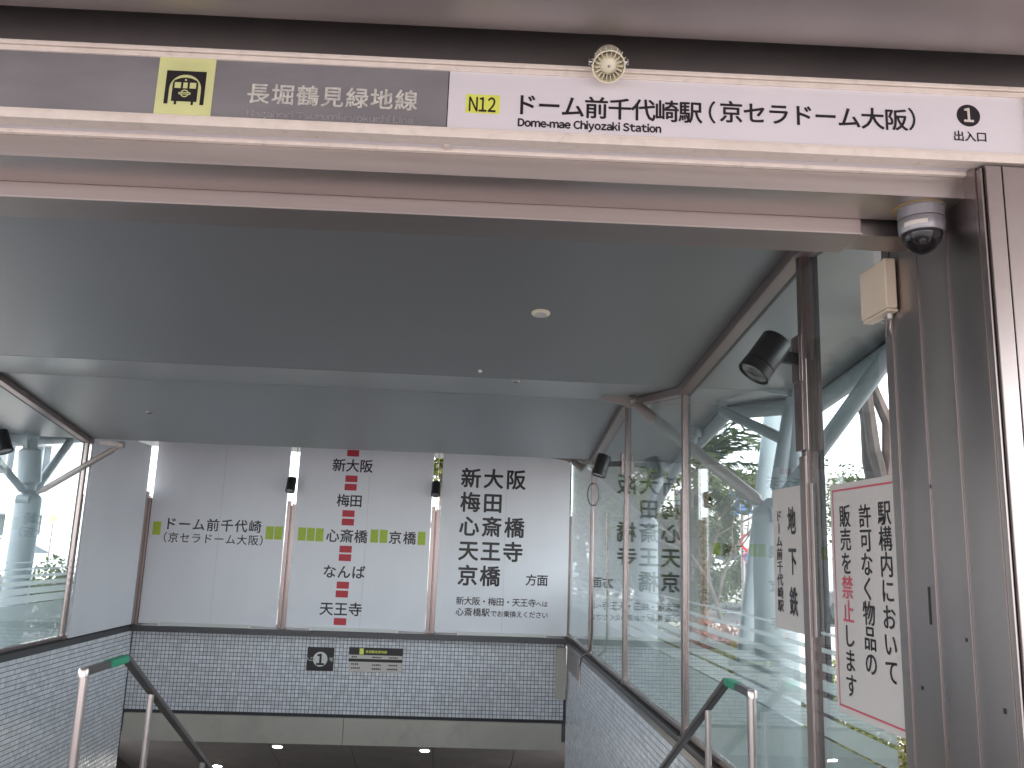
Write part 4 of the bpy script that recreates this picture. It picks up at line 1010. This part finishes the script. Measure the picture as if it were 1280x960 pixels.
# roadside frame and orange sign seen on the left
pa = at(56, 733, 'Y', 15); pa.z = 0
r = root('notice_frame', pa, 'dark framed notice board standing outside behind the pale column', 'notice board')
a = at(43, 708, 'Y', 15); b = at(70, 732, 'Y', 15)
for (x0, x1, z0, z1) in ((a.x, b.x, a.z - .03, a.z), (a.x, b.x, b.z, b.z + .03), (a.x, a.x + .03, b.z + .03, a.z - .03), (b.x - .03, b.x, b.z + .03, a.z - .03)): MB().box(x0, x1, 15, 15.04, z0, z1).build('frame', 'gasket', r)
MB().box(a.x + .03, b.x - .03, 15.01, 15.03, b.z + .03, a.z - .03).build('notice_sheet', 'bwhite', r)
for x in (a.x + .02, b.x - .05): MB().box(x, x + .03, 15.0, 15.03, 0, b.z).build('leg', 'gasket', r)
pa = at(66, 649, 'Y', 14); r = root('warning_sign', (pa.x, 14, 0), 'orange triangle pointing down on a thin pole outside', 'road sign')
MB().quad(pa + Vector((-.08, 0, .06)), pa + Vector((0, 0, -.1)), pa + Vector((.08, 0, .06))).build('orange_plate', 'orange', r, solid=.01)
MB().tube([(pa.x, 14.02, 0), (pa.x, 14.02, pa.z + .05)], .012, 8).build('post', 'steeld', r)
pa = at(988, 785, 'Y', 8); r = root('white_cabinet', (pa.x, 8, 0), 'white street cabinet behind the lower edge of the subway notice', 'cabinet')
MB().box(pa.x - .13, pa.x + .14, 8, 8.3, 0, pa.z).build('cabinet_body', 'bwhite', r, bevel=.01); MB().box(pa.x - .12, pa.x + .13, 7.99, 7.999, .06, pa.z - .05).build('cabinet_door', 'white', r)

# ================================================================ outside: cars
def car(x, y, m, lab, L=4.2, W=1.65, H=1.5, van=False):
    r = root('parked_car', (x, y, 0), lab, 'car', 'cars on the road outside')
    half = W / 2
    if van: prof = [(-L / 2, .35), (-L / 2, 1.0), (-L / 2 + .25, 1.1), (-L / 2 + .8, H + .2), (L / 2 - .1, H + .25), (L / 2, 1.0), (L / 2, .35)]
    else: prof = [(-L / 2, .35), (-L / 2, .72), (-L / 2 + .9, .9), (-L / 2 + 1.5, H - .1), (-L / 2 + 2.0, H), (L / 2 - 1.0, H - .03), (L / 2 - .3, .95), (L / 2, .85), (L / 2, .35)]
    mb = MB(); n = len(prof)
    def inset(z): return .0 if z < 1.0 else .14
    mb.v = [Vector((x + u, y - half + inset(z), z)) for u, z in prof] + [Vector((x + u, y + half - inset(z), z)) for u, z in prof]
    mb.f = [tuple(range(n)), tuple(range(2 * n - 1, n - 1, -1))] + [(k, n + k, n + (k + 1) % n, (k + 1) % n) for k in range(n)]
    mb.build('body', m, r, bevel=.04)
    zs = H - .12 if not van else H + .1
    for s_ in (-1, 1):
        for (u0, u1) in ((-L / 2 + (1.35 if not van else .9), -.25), (-.15, L / 2 - (1.05 if not van else .3))):
            yy = y + s_ * (half - .06); yt = y + s_ * (half - .125)
            MB().quad((x + u0, yy, 1.0), (x + u1, yy, 1.0), (x + u1 - .1, yt, zs), (x + u0 + .28, yt, zs)).build('side_window', 'wglass', r, solid=.02)
    for u in (-L / 2 + .8, L / 2 - .85):
        for s_ in (-1, 1):
            w_ = MB().lathe((x + u, y + s_ * (half - .18), .31), (0, s_, 0), [(0, .31), (.17, .31), (.2, .28)], 24).build('wheel', 'tyre', r, smooth=True)
            MB().lathe((x + u, y + s_ * (half + .025), .31), (0, s_, 0), [(0, .2), (.01, .19)], 20).build('rim', 'silver', w_)
    for s_ in (-.6, .6): MB().box(x - L / 2 - .01, x - L / 2 + .05, y + s_ * half - .12, y + s_ * half + .12, .6, .72).build('headlight', 'lens', r)
    return r
car(gp(905, 27).x, 27, 'carw', 'white parked car seen behind the red shrubs')
car(gp(975, 27).x + 1.5, 27, 'carw', 'white van on the road behind the branching column', van=True)
car(gp(1060, 24).x, 22.5, 'card', 'dark car on the road behind the thin bare tree')
car(gp(30, 26).x, 26, 'carw', 'white car on the road before the white apartment block')
